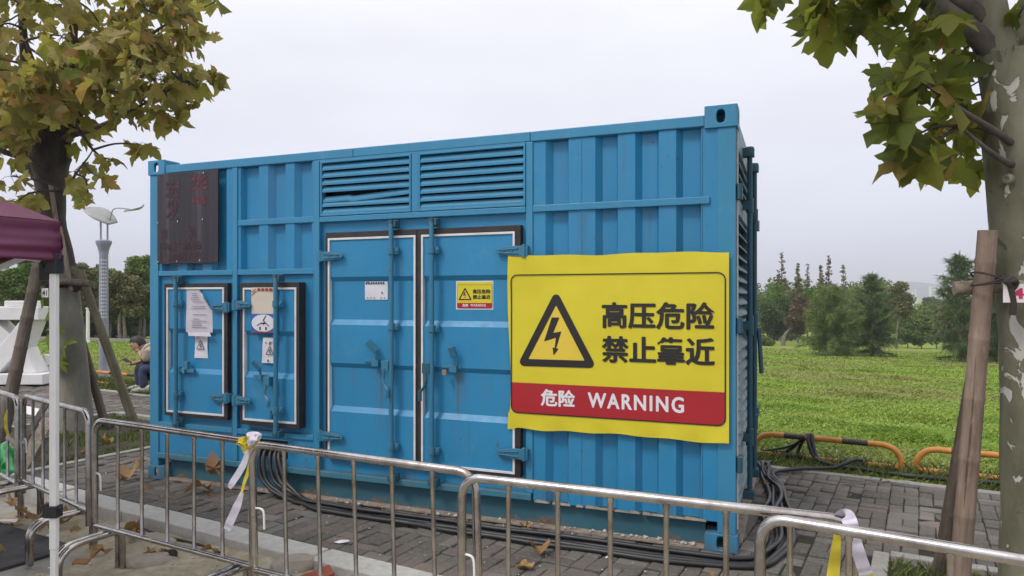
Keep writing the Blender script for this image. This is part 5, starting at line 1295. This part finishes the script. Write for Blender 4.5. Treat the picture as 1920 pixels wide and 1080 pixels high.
person_part('body', 'skin', body)
hair = MB()
def hair_pt(u, v):
    th, ph = .001 + 1.95*v, 2*math.pi*u; d = math.cos(ph)
    lim = 1.02 if d > .25 else (1.35 if d > -.2 else 2.0); th = min(th, lim + .1*math.sin(ph*9))
    return head_pt(th, ph, 1.09 + .03*noise.noise((ph*3, th*5, 0)) + (.06 if th < .9 and d > 0 else 0))
hair.grid(hair_pt, 44, 22); person_part('hair', 'hair', hair)
e_ = MB()
for sgn in (-1, 1):
    e_.tube([HC + tilt @ Vector((-.103, sgn*.022, .022)), HC + tilt @ Vector((-.100, sgn*.052, .020))], .006, 6)
person_part('eyebrows', 'hair', e_)
sh_ = MB(); pts = [(mp_(296, 688), .17), (mp_(291, 674), .165), (che, .16), (mp_(280, 655), .085), (shN, .085), (elN, .068), (wrN.lerp(elN, .55), .052), (shF, .085), (elF, .066), (wrF.lerp(elF, .7), .056)]
sh_.add(*skin_mesh(pts, [(0,1),(1,2),(2,3),(2,4),(4,5),(5,6),(2,7),(7,8),(8,9)])); person_part('shirt', 'shirt', sh_)
vst = MB().add(*skin_mesh([(mp_(287, 682, -.02), .15), (mp_(281, 670, -.03), .155), (mp_(278, 660, -.02), .12)], [(0,1),(1,2)])); person_part('pullover', 'vest', vst)
col_ = MB(); col_.tube(smooth_path([mp_(270, 657, -.07), mp_(275, 651, -.075), mp_(280, 646, -.05), mp_(282, 644, .02), mp_(278, 648, .075)], 5), .016, 8, flat=.6); person_part('collar', 'collar', col_)
tr_ = MB(); pts = [(mp_(298, 691), .165), (hiN, .125), (knN, .095), (mp_(280, 706, -.21), .082), (anN, .068), (hiF, .125), (knF, .095), (mp_(257, 706, .07), .08), (anF, .066)]
tr_.add(*skin_mesh(pts, [(0,1),(1,2),(2,3),(3,4),(0,5),(5,6),(6,7),(7,8)])); person_part('jeans', 'jeans', tr_)
for an in (anF, anN):
    s_ = MB()
    def shoe(u, v, an=an):
        t = -.10 + .33*u; w = .045*math.sin(math.pi*min(1, .25 + u*.72))**.6; h = .10*(1-u)**.7 + .035; a = 2*math.pi*v
        return Vector((an.x - t, an.y + w*math.cos(a), .012 + max(0, h*(.5+.5*math.sin(a)))*(1 if u < .99 else .3)))
    s_.grid(shoe, 12, 14); person_part('shoe', 'shoe', s_)
    so = MB(); so.prism([(an.x+.1, .0), (an.x+.1, .018), (an.x-.235, .022), (an.x-.235, .004)], an.y-.05, an.y+.05); person_part('sole', 'sole', so)
ph = MB().bar(mp_(233.5, 672, -.02), mp_(250, 684, -.03), .075, .010, up=(.45, -.35, .8)).build('mobile_phone', M['black_plastic'], None, bevel=.003); tag(ph, 'dark mobile phone held by the seated person', 'phone')

# ------------------------------------------------------------------ background trees
def leaf_cloud(name, centres, n, size, mat, parent, seed, stretch=(1, 1, 1), spread=.55, long=1.6):
    """centres: array (m,4) of clump positions and radii -> n small leaf faces"""
    r = np.random.default_rng(seed); C_ = np.array(centres); w = C_[:, 3]**2; idx = r.choice(len(C_), n, p=w/w.sum())
    d = r.normal(0, 1, (n, 3)); d /= np.linalg.norm(d, axis=1)[:, None]; rad = (r.uniform(0, 1, n)**.45)[:, None]
    P = C_[idx, :3] + d*rad*C_[idx, 3][:, None]*np.array(stretch)
    u = r.normal(0, 1, (n, 3)); u /= np.linalg.norm(u, axis=1)[:, None]; v = np.cross(u, r.normal(0, 1, (n, 3))); v /= np.linalg.norm(v, axis=1)[:, None]
    s = (size*r.uniform(.5, 1.3, n))[:, None]
    V = np.stack([P - u*s*long*.5, P + v*s*.4, P + u*s*long*.5, P - v*s*.4], 1).reshape(-1, 3)
    return np_mesh(name, V, np.arange(n)[:, None]*4 + np.array([[0, 1, 2, 3]]), M[mat], parent)
def ground_at(px, d):
    x = (px-960)/1321*d; return Vector((x, d, gz(x*.5 + d*.866)))
def broad_tree(label, px, d, box, mat, seed, n=3600, trunk_px=None, trunk_w=.11, lean=0.0, clumps=26, leaf_s=.12, group='trees across the lawn', name='broadleaf_tree', trunks=1, shape='round'):
    """box: x0, x1, y0, y1 of the crown as it shows, turned into metres at distance d"""
    rr_ = random.Random(seed); base = ground_at(trunk_px or px, d); root = empty(name, base, 0, label, 'tree', group)
    x0, x1, y0, y1 = box; c = W((x0+x1)/2, (y0+y1)/2, d); rx = (x1-x0)/2/1321*d; rz = (y1-y0)/2/1321*d; ry = rx*.9
    cs = []
    if shape == 'cone':
        for L_ in range(44):
            t = (L_ + rr_.random())/44; rad = rx*(1 - t)**.9*(.7 + .45*noise.noise((L_*.55, seed, 0)) + .1); k_ = max(1, round(6*(1-t)))
            for j in range(k_):
                az = rr_.uniform(0, 6.283); rr2 = rad*rr_.uniform(.35, 1); cs.append((c.x + rr2*math.cos(az), c.y + rr2*math.sin(az), c.z - rz + 2*rz*t + rr_.uniform(-.1, .1)*rz*.3 - .2*rr2, max(.15, rad*.3*rr_.uniform(.6, 1.4))))
    for k in range(0 if shape == 'cone' else clumps):
        while True:
            q = Vector((rr_.uniform(-1, 1), rr_.uniform(-1, 1), rr_.uniform(-1, 1)))
            if shape == 'cone':
                lim = (1 - q.z)*.5*1.05
                if math.hypot(q.x, q.y) < lim and (q.z < .5 or rr_.random() < .6): break
            elif q.length < 1: break
        f = .34 if shape == 'round' else .10 + .22*(1-q.z)*.5
        cs.append((c.x + q.x*rx*.82, c.y + q.y*ry*.82, c.z + q.z*rz*.85, min(rx, rz)*f*rr_.uniform(.7, 1.35)*(1 if shape == 'round' else 1.2)))
    cl_ = np.array(cs); cl_[:, :3] -= np.array(base)
    leaf_cloud('crown', cl_, int(n*(2.3 if shape == 'round' else 3.0)), leaf_s*(1.25 if shape == 'round' else 1.1), mat, root, seed, (1.2, 1.2, .9))
    m = MB(); top = c - base + Vector((0, 0, rz*(.9 if shape == 'cone' else .3)))
    for t in range(trunks):
        off = Vector((rr_.uniform(-.4, .4)*(t > 0), 0, 0))
        P = smooth_path([off, off + Vector((lean*.5, 0, top.z*.3)), off*.6 + top*.6 + Vector((lean*.3, 0, 0)), top], 5)
        m.tube(P, [trunk_w*(1 - .8*i/(len(P)-1)) for i in range(len(P))], 8)
    m.build('trunk', M['trunk_far'], root, smooth=60)
    br = MB()
    for k in range(min(12, clumps)):
        q = Vector(cs[k][:3]) - base; s0 = Vector((top.x*.7, 0, top.z*rr_.uniform(.45, .8))); br.tube([s0, (s0+q)/2 + Vector((0, 0, .05)), q], [trunk_w*.32, trunk_w*.2, trunk_w*.08], 5)
    tag(br.build('branches', M['trunk_far'], root, fix=False), kind='stuff')
    return root
# right side, from the container to the right
broad_tree('dark broad-leaved tree standing just right of the container', 1447, 62, (1416, 1486, 545, 640), 'fol_dark', 1, 5200, trunk_w=.16)
broad_tree('bright green tree top rising over the dark tree by the container', 1452, 70, (1432, 1484, 533, 590), 'fol_bright', 2, 2200, clumps=18)
broad_tree('olive-brown tree on a pale leaning trunk', 1483, 58, (1470, 1532, 552, 628), 'fol_brown', 3, 3600, trunk_px=1468, trunk_w=.2, lean=.4)
broad_tree('small bright yellow-green tree beside the leaning trunk', 1522, 66, (1497, 1546, 540, 592), 'fol_bright', 4, 2300, clumps=18)
broad_tree('mid-green tree behind the paler feathery shrub', 1555, 68, (1515, 1605, 556, 640), 'fol_olive', 5, 3400)
for px, top, bot, mat, lab, n, w in ((1465, 472, 590, 'fol_brown', 'tall thin brownish conifer, leftmost of the spires', 1500, 26), (1496, 496, 600, 'fol_olive', 'dense dark pointed conifer between thinner spires', 2600, 22), (1514, 494, 590, 'fol_brown', 'very thin sparse conifer right of the dense one', 300, 10), (1539, 498, 600, 'fol_olive', 'pointed conifer left of the tallest central spire', 1700, 20), (1554, 478, 600, 'fol_brown', 'tallest central conifer spire with bare top', 900, 17), (1581, 496, 600, 'fol_olive', 'sparse conifer spire behind the feathery shrubs', 1300, 22)):
    broad_tree(lab, px, 74, (px-w, px+w, top, bot), mat, px, n, trunk_w=.11, clumps=40, leaf_s=.13, group='conifers across the lawn', name='conifer', shape='cone')
broad_tree('thin leafed tree with pale trunk between the shrubs and the hill', 1690, 56, (1664, 1716, 526, 606), 'fol_olive', 12, 1800, trunk_px=1681, clumps=30)
broad_tree('green tree filling in behind the two feathery shrubs', 1655, 66, (1610, 1700, 548, 640), 'fol_mid', 13, 2800)
for px, lab in ((1702, 'leafy green bush left of three below the hill'), (1728, 'leafy green bush in the middle of three below the hill'), (1756, 'leafy green bush right of three below the hill')):
    broad_tree(lab, px, 60, (px-24, px+24, 588 - (px % 7), 650), 'fol_mid', px, 2300, trunk_w=.05, clumps=22, group='bushes below the hill', name='bush', leaf_s=.11)
broad_tree('distant dark tree clump at the foot of the hill', 1752, 130, (1722, 1785, 556, 600), 'fol_dark', 16, 2200, leaf_s=.24, trunk_w=.2)
rb = broad_tree('small clipped round shrub right of the container', 1437, 56, (1421, 1451, 630, 655), 'fol_mid', 17, 2600, trunk_w=.05, clumps=30, name='round_shrub', leaf_s=.07); rb['category'] = 'shrub'
def casuarina(label, px, d, box, mat, seed, n, bare_top=.0):
    rr_ = np.random.default_rng(seed); base = ground_at(px, d); root = empty('casuarina_shrub', base, 0, label, 'tree', 'feathery shrubs on the lawn')
    x0, x1, y0, y1 = box; H_ = (W(px, y0, d) - base).z; hw = (x1-x0)/2/1321*d; tr = random.Random(seed)
    m = MB().tube(smooth_path([(0, 0, 0), (.03, 0, H_*.4), (-.03, 0, H_*.8), (0, 0, H_*.97)], 5), [.075*(1-.85*i/15) for i in range(16)], 8)
    br = MB(); S_, D_, L_ = [], [], []
    nb = 150
    for k in range(nb):
        t = tr.uniform(.03, .97)**.85; prof = (math.sin(math.pi*min(1, .20 + t*.79))**.7)*(1 - .3*t) ; az = tr.uniform(0, 6.283); ln = hw*prof*tr.choice((tr.uniform(.5, .9), tr.uniform(.8, 1.25)))*1.1
        thin = 1 if t < .6 else .45
        s0 = Vector((0, 0, H_*t*.94)); e1_ = s0 + Vector((math.cos(az)*ln, math.sin(az)*ln, ln*tr.uniform(.0, .75)*(1 if t > .3 else -.2))); mid_ = (s0+e1_)/2 + Vector((0, 0, .08*ln))
        br.tube([s0, mid_, e1_], [.014, .009, .003], 4)
        for j in range(int(n/nb*thin*tr.uniform(.4, 1.4))):
            q = tr.uniform(.15, 1.0); p = (s0*(1-q)**2 + mid_*2*q*(1-q) + e1_*q*q); dirv = (e1_-s0).normalized()*tr.uniform(.2, 1) + Vector((tr.gauss(0, .6), tr.gauss(0, .6), tr.gauss(.1, .7)))
            S_.append(p); D_.append(dirv.normalized()); L_.append(tr.uniform(.2, .55)*(1 - .3*t))
    m.build('trunk', M['trunk_far'], root, smooth=60); tag(br.build('branches', M['trunk_far'], root, fix=False), kind='stuff')
    S_ = np.array(S_); D_ = np.array(D_); L_ = np.array(L_)[:, None]; k = len(S_)
    sd_ = np.cross(D_, rr_.normal(0, 1, (k, 3))); sd_ /= np.linalg.norm(sd_, axis=1)[:, None]; wd = .014
    V = np.stack([S_ - sd_*wd, S_ + sd_*wd, S_ + D_*L_ + np.array([0, 0, -.35])*L_], 1).reshape(-1, 3)
    np_mesh('needles', V, np.arange(k)[:, None]*3 + np.array([[0, 1, 2]]), M[mat], root)
casuarina('broad feathery green shrub tree, left of the pair on the lawn', 1560, 36, (1502, 1614, 528, 668), 'fol_cas', 41, 26000)
casuarina('darker feathery shrub tree, right of the pair on the lawn', 1636, 36.5, (1596, 1680, 503, 668), 'fol_cas_dark', 42, 20000)
casuarina('feathery shrub tree left of the pale bamboo pole', 1800, 32, (1752, 1850, 462, 676), 'fol_cas_dark', 43, 20000)
casuarina('dark feathery shrub tree between the bamboo pole and the right tree', 1868, 33, (1826, 1905, 470, 680), 'fol_cas_dark', 44, 20000)
broad_tree('olive bushy tree behind the bamboo pole', 1785, 48, (1755, 1850, 535, 655), 'fol_olive', 46, 3200)
# left side
lt = [(-10, 34, (-60, 45, 492, 612), 'fol_mid', 'leafy tree seen under the tent roof, leftmost'), (52, 35, (15, 92, 486, 606), 'fol_bright', 'brighter green tree behind the white sculpture'), (112, 38, (70, 150, 492, 612), 'fol_mid', 'green tree directly behind the left tree trunk'), (158, 35, (126, 196, 484, 606), 'fol_olive', 'olive tree between the left trunk and the lamp post'),
      (204, 37, (170, 240, 492, 606), 'fol_mid', 'green tree directly behind the lamp post'), (236, 34, (200, 268, 498, 600), 'fol_olive', 'olive tree just right of the lamp post'), (268, 38, (230, 300, 466, 600), 'fol_mid', 'tallest green tree beside the container\'s left edge'), (300, 35, (276, 340, 490, 610), 'fol_olive', 'tree mostly hidden by the container\'s left edge')]
for k, (px, d, bx, mat, lab) in enumerate(lt):
    broad_tree(lab, px, d, bx, mat, 60+k, 4600, trunk_w=.10, clumps=34, leaf_s=.085, group='row of trees behind the left lawn', trunks=2, lean=.15*(-1)**k)
for k, px in enumerate((-5, 70, 120, 165, 222, 262)):
    o = broad_tree(('dark low shrub under the trees, %s' % ('leftmost', 'second from the left', 'behind the left trunk', 'left of the lamp post', 'right of the lamp post', 'above the seated person')[k]), px, 40, (px-36, px+36, 566, 640), 'fol_dark', 80+k, 2600, trunk_w=.04, clumps=24, name='low_shrub', leaf_s=.09, group='dark shrubs under the left trees'); o['category'] = 'shrub'
wl = MB(); a, b = ground_at(-40, 33.5), ground_at(330, 33.5); wl.bar(a + Vector((0, 0, .06)), b + Vector((0, 0, .06)), .25, .2)
o = wl.build('low_wall', M['screed']); tag(o, 'low pale wall running under the left trees', 'wall')
# the wood that closes the view behind the single trees
def wood(label, x0, x1, d0, d1, ytop, ybot, mat, seed, n, s):
    q_ = random.Random(seed); cs = []
    for k in range(90):
        px, d = q_.uniform(x0, x1), q_.uniform(d0, d1); g = ground_at(px, d); t = W(px, ytop + q_.uniform(0, 18), d); z = g.z + (t.z - g.z)*q_.uniform(.1, .88); cs.append((g.x, g.y, z, (t.z-g.z)*.2))
    tag(leaf_cloud('far_wood', np.array(cs), n, s, mat, None, seed), label, 'wood', kind='stuff')
wood('dense wood closing the lawn behind the right-hand trees', 1395, 1680, 84, 98, 522, 645, 'fol_mid', 91, 24000, .3)
wood('lower green wood below the hill and behind the right tree', 1680, 1990, 84, 98, 562, 645, 'fol_mid', 92, 14000, .3)
wood('dense wood behind the row of trees on the left', -120, 340, 46, 54, 505, 620, 'fol_dark', 93, 16000, .2)
# far shore: white buildings, chimneys and the hill
def far_block(label, px, d, w, y0, y1, floors=4, cols=5):
    c = W(px, y1, d); h = (y1-y0)/1321*d; ww = w/1321*d; r = empty('far_building', (c.x, c.y, c.z - 8), 0, label, 'building', 'white buildings on the far shore')
    MB().box(-ww/2, ww/2, 0, ww*.6, 0, h+8).build('wall', M['far_white'], r); MB().box(-ww/2-.2, ww/2+.2, -.2, ww*.6+.2, h+8, h+8.5).build('roof', M['far_white'], r)
    for i in range(floors):
        for j in range(cols):
            x = -ww/2 + ww*(j+.25)/cols; z = 8 + h*(i+.3)/floors; MB().box(x, x+ww*.5/cols, -.06, .02, z, z+h*.4/floors).build('window', M['far_glass'], r)
far_block('low white building at the foot of the hill', 1706, 420, 30, 568, 582, 2, 6); far_block('grey-white tower right of the hill top', 1752, 520, 12, 538, 566, 5, 3); far_block('white building glimpsed left of the thin leafed tree', 1668, 420, 24, 566, 580, 2, 5)
far_block('long white building half hidden behind the bushes', 1745, 330, 44, 612, 640, 2, 8)
for px, lab in ((1712, 'thin white chimney, left one of a pair'), (1717, 'thin white chimney, right one of a pair')):
    c = W(px, 575, 420); o = MB().lathe([(.75, 0), (.6, 10), (.5, 14), (.55, 14.2)], 12, (c.x, c.y, c.z-4)).build('far_chimney', M['far_white'], smooth=40); tag(o, lab, 'chimney', 'far chimneys')
m = MB()
def hill(u, v):
    x = 760 + 900*u; y = 1750 + 500*v; k = math.exp(-((u-.375)/.11)**2) + .55*math.exp(-((u-.55)/.13)**2) + .35*math.exp(-((u-.8)/.18)**2) + .22*math.exp(-((u-.2)/.1)**2)
    return (x, y, -6 + 46*k*math.sin(math.pi*min(1, v*.9 + .05)) + 3*noise.noise((x*.02, y*.02, 0)))
m.grid(hill, 70, 20); o = m.build('hill', M['hill'], smooth=70); tag(o, kind='structure')

# ------------------------------------------------------------------ litter, stones and odds and ends
SHAPES[:] = [leaf_shape(.5, -.5, 3, 11), leaf_shape(-.3, -.8, 3, 12), leaf_shape(.7, .6, 4, 13), leaf_shape(.2, -1.0, 3, 14), leaf_shape(.9, -.2, 3, 15)]
fm = leaf_meshes(M['leaf_fallen'])
def fallen(label, loc, size, rot, k):
    size *= .72
    o = link('fallen_leaf', fm[k], None); o.location = loc; o.rotation_euler = rot; o.scale = (size,)*3; return tag(o, label, 'leaf', 'fallen leaves')
def G(px, py, z=0.0): d = (1.6-z)*1321/(py-557); return Vector(((px-960)/1321*d, d, z))
fallen('big dry brown leaf standing against the container base', c2w(.86, -.10, .14), .24, (R(75), .3, R(150)), 1)
fallen('dry brown leaf lying below the one standing by the container base', c2w(.83, -.16, .045), .22, (.35, .2, 2.2), 2)
fallen('curled brown leaf on the pavers beside the container corner', G(248, 895, .03), .22, (.2, -.3, .8), 3)
fallen('tan leaf lying in the grass of the left tree pit', G(206, 834, .03), .24, (.2, .1, 1.9), 0)
fallen('upper of two orange leaves on the pavers below the banner', G(1012, 1038, .02), .17, (.1, .2, .4), 4)
fallen('lower of two orange leaves on the pavers below the banner', G(990, 1056, .02), .13, (-.2, .1, 2.5), 1)
fallen('small orange leaf between the cables and the container', c2w(3.62, -.11, .03), .10, (.1, 0, 1), 0)
fallen('brown leaf scrap on the pavers left of the standing leaf', c2w(.62, -.42, .012), .06, (.1, 0, 1), 2)
q = random.Random(9)
for k, (px, py, s, lab) in enumerate(((72, 975, .2, 'largest'), (50, 960, .17, 'uppermost'), (90, 985, .16, 'lowest'), (30, 945, .14, 'leftmost'), (78, 955, .12, 'smallest'))):
    fallen('dry leaf in the heap behind the left barrier foot, %s of the heap' % lab, G(px, py, -.06), s, (q.uniform(-.5, .5), q.uniform(-.5, .5), q.uniform(0, 6)), k)
fallen('dark dry leaf under the barrier just right of the tent leg', G(132, 972, -.07), .16, (.3, .2, 1), 3)
fallen('reddish dry leaf against the kerb foot near the tape', G(405, 1034, -.04), .13, (.6, .2, 2), 2)
fallen('pale yellow leaf on the sand beside the kerb', G(262, 996, -.04), .12, (.7, .4, 2), 0)
for k in range(58):
    a_, b_ = q.uniform(-8.5, -1.0), q.choice((q.uniform(3.4, 4.3), q.uniform(2.3, 3.05), q.uniform(2.75, 3.08), q.uniform(2.75, 3.08), q.uniform(5.9, 6.7)))
    p_ = e2w(a_, b_, .012 if b_ > 3.3 else -.07); o = link('fallen_leaf', fm[q.randrange(5)], None); o.location = p_; o.rotation_euler = (q.uniform(-.5, .5), q.uniform(-.5, .5), q.uniform(0, 6.28)); o.scale = (q.uniform(.035, .07) if b_ > 3.2 else q.uniform(.05, .12),)*3
    wh = 'pavers in front of the container' if 3.3 < b_ < 5 else ('sandy ground below the kerb' if b_ < 3.2 else 'far side of the pavement')
    tag(o, 'small dry curled leaf, one of many scattered on the ' + wh, 'leaf', 'small scattered leaves on the ' + wh)
def rock(name, label, loc, sx, sy, sz, mat, seed, rz=0.0, cat='stone'):
    bm = bmesh.new(); bmesh.ops.create_icosphere(bm, subdivisions=3, radius=1)
    for v in bm.verts:
        n_ = noise.noise(v.co*1.1 + Vector((seed*7, 0, 0))); c_ = v.co*(1 + .3*n_ + .07*noise.noise(v.co*4 + Vector((seed, 3, 0)))); c_.z = max(-.4, min(c_.z, .62 + .1*n_)); v.co = Vector((c_.x*sx, c_.y*sy, c_.z*sz))
    me = bpy.data.meshes.new(name); bm.to_mesh(me); bm.free(); me.shade_smooth(); me.set_sharp_from_angle(angle=R(30)); o = link(name, me, M[mat]); o.location = loc; o.rotation_euler = (0, 0, rz); return tag(o, label, cat, 'stones and rubble by the kerb')
rock('stone', 'wide flat pale stone slab on the sand left of the tape', G(278, 1052, -.07), .17, .12, .06, 'stone', 1, .3)
rock('stone', 'rounded pale stone against the kerb right of the tape', G(552, 1062, -.04), .13, .10, .09, 'stone', 2, .5)
rock('stone', 'pale flat stone half behind the barrier foot', G(300, 1012, -.07), .15, .06, .04, 'stone', 3, -.4)
rock('stone', 'small white stone on the sand below the tape', G(432, 1070, -.05), .035, .03, .03, 'kerb', 4)
rock('stone', 'dark broken stone beside the flat slab', G(318, 1040, -.06), .05, .04, .04, 'joint', 5)
def brick_piece(label, loc, s, mat, rot):
    m = MB().box(-s[0]/2, s[0]/2, -s[1]/2, s[1]/2, -s[2]/2, s[2]/2); o = m.build('brick_fragment', M[mat], None, bevel=.006); o.location = loc; o.rotation_euler = rot; return tag(o, label, 'brick', 'stones and rubble by the kerb')
brick_piece('red brick lying tilted at the bottom edge right of the tape', G(592, 1085, -.03), (.2, .1, .05), 'redbrick', (.2, -.2, .5))
brick_piece('tan brick piece behind the barrier foot at the bottom left', G(152, 1056, -.09), (.09, .06, .04), 'tanbrick', (.1, .1, .2))
# pebbles and white scraps on the flange and pavers
def pebble_mesh():
    bm = bmesh.new(); bmesh.ops.create_icosphere(bm, subdivisions=1, radius=1); P_ = np.array([v.co[:] for v in bm.verts]); F_ = np.array([[v.index for v in f.verts] for f in bm.faces]); bm.free(); return P_, F_
Pv, Pf = pebble_mesh()
def scatter(name, label, cat, pts, smin, smax, mat, seed):
    r = np.random.default_rng(seed); V, F = [], []
    for k, p in enumerate(pts): V.append(Pv*r.uniform(smin, smax)*r.uniform(.6, 1.3, 3)*np.array([1, 1, .7])*(1 + r.normal(0, .15, (len(Pv), 1))) + np.array(p)); F.append(Pf + k*len(Pv))
    o = np_mesh(name, np.concatenate(V), np.concatenate(F), M[mat]); return tag(o, label, cat, kind='stuff')
q = random.Random(12)
scatter('gravel', 'white gravel crumbs lying on the container\'s bottom flange', 'gravel', [c2w(max(.3, min(4.7, q.gauss(4.3, .5))), q.uniform(-.01, .03), .026) for _ in range(60)] + [c2w(q.uniform(1.2, 3.6), q.uniform(-.05, .03), .02) for _ in range(26)], .005, .016, 'kerb', 1)
scatter('grit', 'small grit and crumbs scattered on the sand below the kerb', 'grit', [e2w(a, b, -.135 + .03 + .055*((b-1.2)/1.9)**2 + .035*noise.noise((a*1.3, b*1.3, 1)) + .022*noise.noise((a*5, b*5, 2)) + .004) for a, b in [(q.uniform(-4.6, -1.2), q.uniform(2.0, 3.05)) for _ in range(420)]], .004, .012, 'kerb', 2)
scatter('grit', 'pale crumbs and scraps scattered over the pavers in front of the container', 'grit', [tuple(e2w(q.uniform(-7, 2), q.uniform(3.35, 4.4), .004)) for _ in range(240)], .003, .009, 'kerb', 3)
scatter('grit', 'soil crumbs along the lawn kerb', 'grit', [tuple(e2w(q.uniform(-3, 4), 7.0 + abs(q.gauss(0, .12)), -.02)) for _ in range(420)], .006, .022, 'soil', 4)
def scrap(label, px, py, z, w, h, seed):
    qq = random.Random(seed); m = MB(); n = 7; pts = [(w*math.cos(t)*qq.uniform(.6, 1.1), h*math.sin(t)*qq.uniform(.6, 1.1), qq.uniform(0, .015)) for t in [2*math.pi*k/n for k in range(n)]]; m.add([(0, 0, .012)] + pts, [(0, k+1, (k+1) % n + 1) for k in range(n)])
    o = m.build('paper_scrap', M['tag_white'], None, fix=False); o.location = G(px, py, z); o.modifiers.new('s', 'SOLIDIFY').thickness = .001; return tag(o, label, 'litter', 'paper scraps on the ground')
scrap('crumpled white paper beside the left barrier foot', 14, 977, -.10, .12, .05, 1); scrap('white scrap left of the tent leg on the dark mat', 93, 1004, -.108, .02, .03, 2); scrap('white scrap at the tent leg near the bottom edge', 97, 1066, -.108, .022, .03, 3); scrap('white scrap on the pavers between cables and barrier', 1142, 1047, .004, .035, .015, 4)
scrap('pale scrap on dark pavers in front of the double doors', 640, 1018, .004, .06, .025, 5)
st = MB().tube([G(1572, 909, .012), G(1610, 906, .014), G(1668, 902, .012)], .006, 6).build('stick', M['wood'], None, smooth=50); tag(st, 'thin pale stick lying on the pavers near the orange rail', 'stick')
hp = MB().tube(smooth_path([G(255, 985, -.05), G(300, 1003, -.055), G(370, 1020, -.06), G(412, 1036, -.065)], 6), .009, 8).build('hose', M['cable'], None, smooth=50); tag(hp, 'thin dark hose lying along the kerb foot', 'hose')
# broken timber and a green sheet in the left tree pit
def plank(label, p0, p1, w, t, mat='wood'):
    o = MB().bar(p0, p1, w, t, up=(.3, -.8, .5)).build('plank', M[mat], None, bevel=.003); return tag(o, label, 'plank', 'broken timber by the left tree')
plank('pale plank leaning up to the right behind the tent leg', W(40, 880, 6.5), W(92, 785, 7.0), .10, .025); plank('dark slat leaning behind the leftmost barrier post', W(24, 862, 6.7), W(88, 755, 7.1), .055, .03, 'bamboo_dark')
plank('low plank lying flat behind the leftmost barrier', W(-30, 852, 7.0), W(98, 810, 7.4), .10, .03); plank('short grey board standing beside the white tent leg', W(58, 890, 6.6), W(98, 828, 6.9), .14, .03, 'bamboo_green')
o = MB().bar(W(44, 768, 7.3), W(76, 775, 7.2), .09, .02, up=(0, -.7, .7)).build('white_panel', M['tag_white'], None, bevel=.003); tag(o, 'small white panel on top of the broken timber', 'panel')
m = MB()
def green(u, v):
    px = -25 + 68*u; base_y = 893 - 6*u; h = (52*math.exp(-((u-.62)/.2)**2) + 30*(1-u))*v; p = W(px + 8*v*math.sin(u*9), base_y - h, 6.05 + .25*v + .05*math.sin(u*14+v*6)); return p + Vector((0, .04*noise.noise((u*5, v*5, 0)), .03*noise.noise((u*6, v*6, 4))))
m.grid(green, 26, 14); o = m.build('green_sheet', M['green_plastic'], None, smooth=60); o.modifiers.new('s', 'SOLIDIFY').thickness = .002; tag(o, 'crumpled green plastic sheet behind the leftmost barrier', 'plastic sheet')
# ------------------------------------------------------------------ humid air
hz = MB().box(-2600, 2600, -40, 2700, -12, 75).build('haze', None); tag(hz, 'thin humid haze over the whole place', 'haze', kind='stuff')
hm = bpy.data.materials.new('haze'); hm.use_nodes = True; t_ = hm.node_tree; t_.nodes.clear(); ho = t_.nodes.new('ShaderNodeOutputMaterial'); hv = t_.nodes.new('ShaderNodeVolumePrincipled')
hv.inputs['Color'].default_value = (.93, .94, 1, 1); hv.inputs['Density'].default_value = .0007; hv.inputs['Anisotropy'].default_value = .0; t_.links.new(hv.outputs[0], ho.inputs['Volume']); hz.data.materials.append(hm)
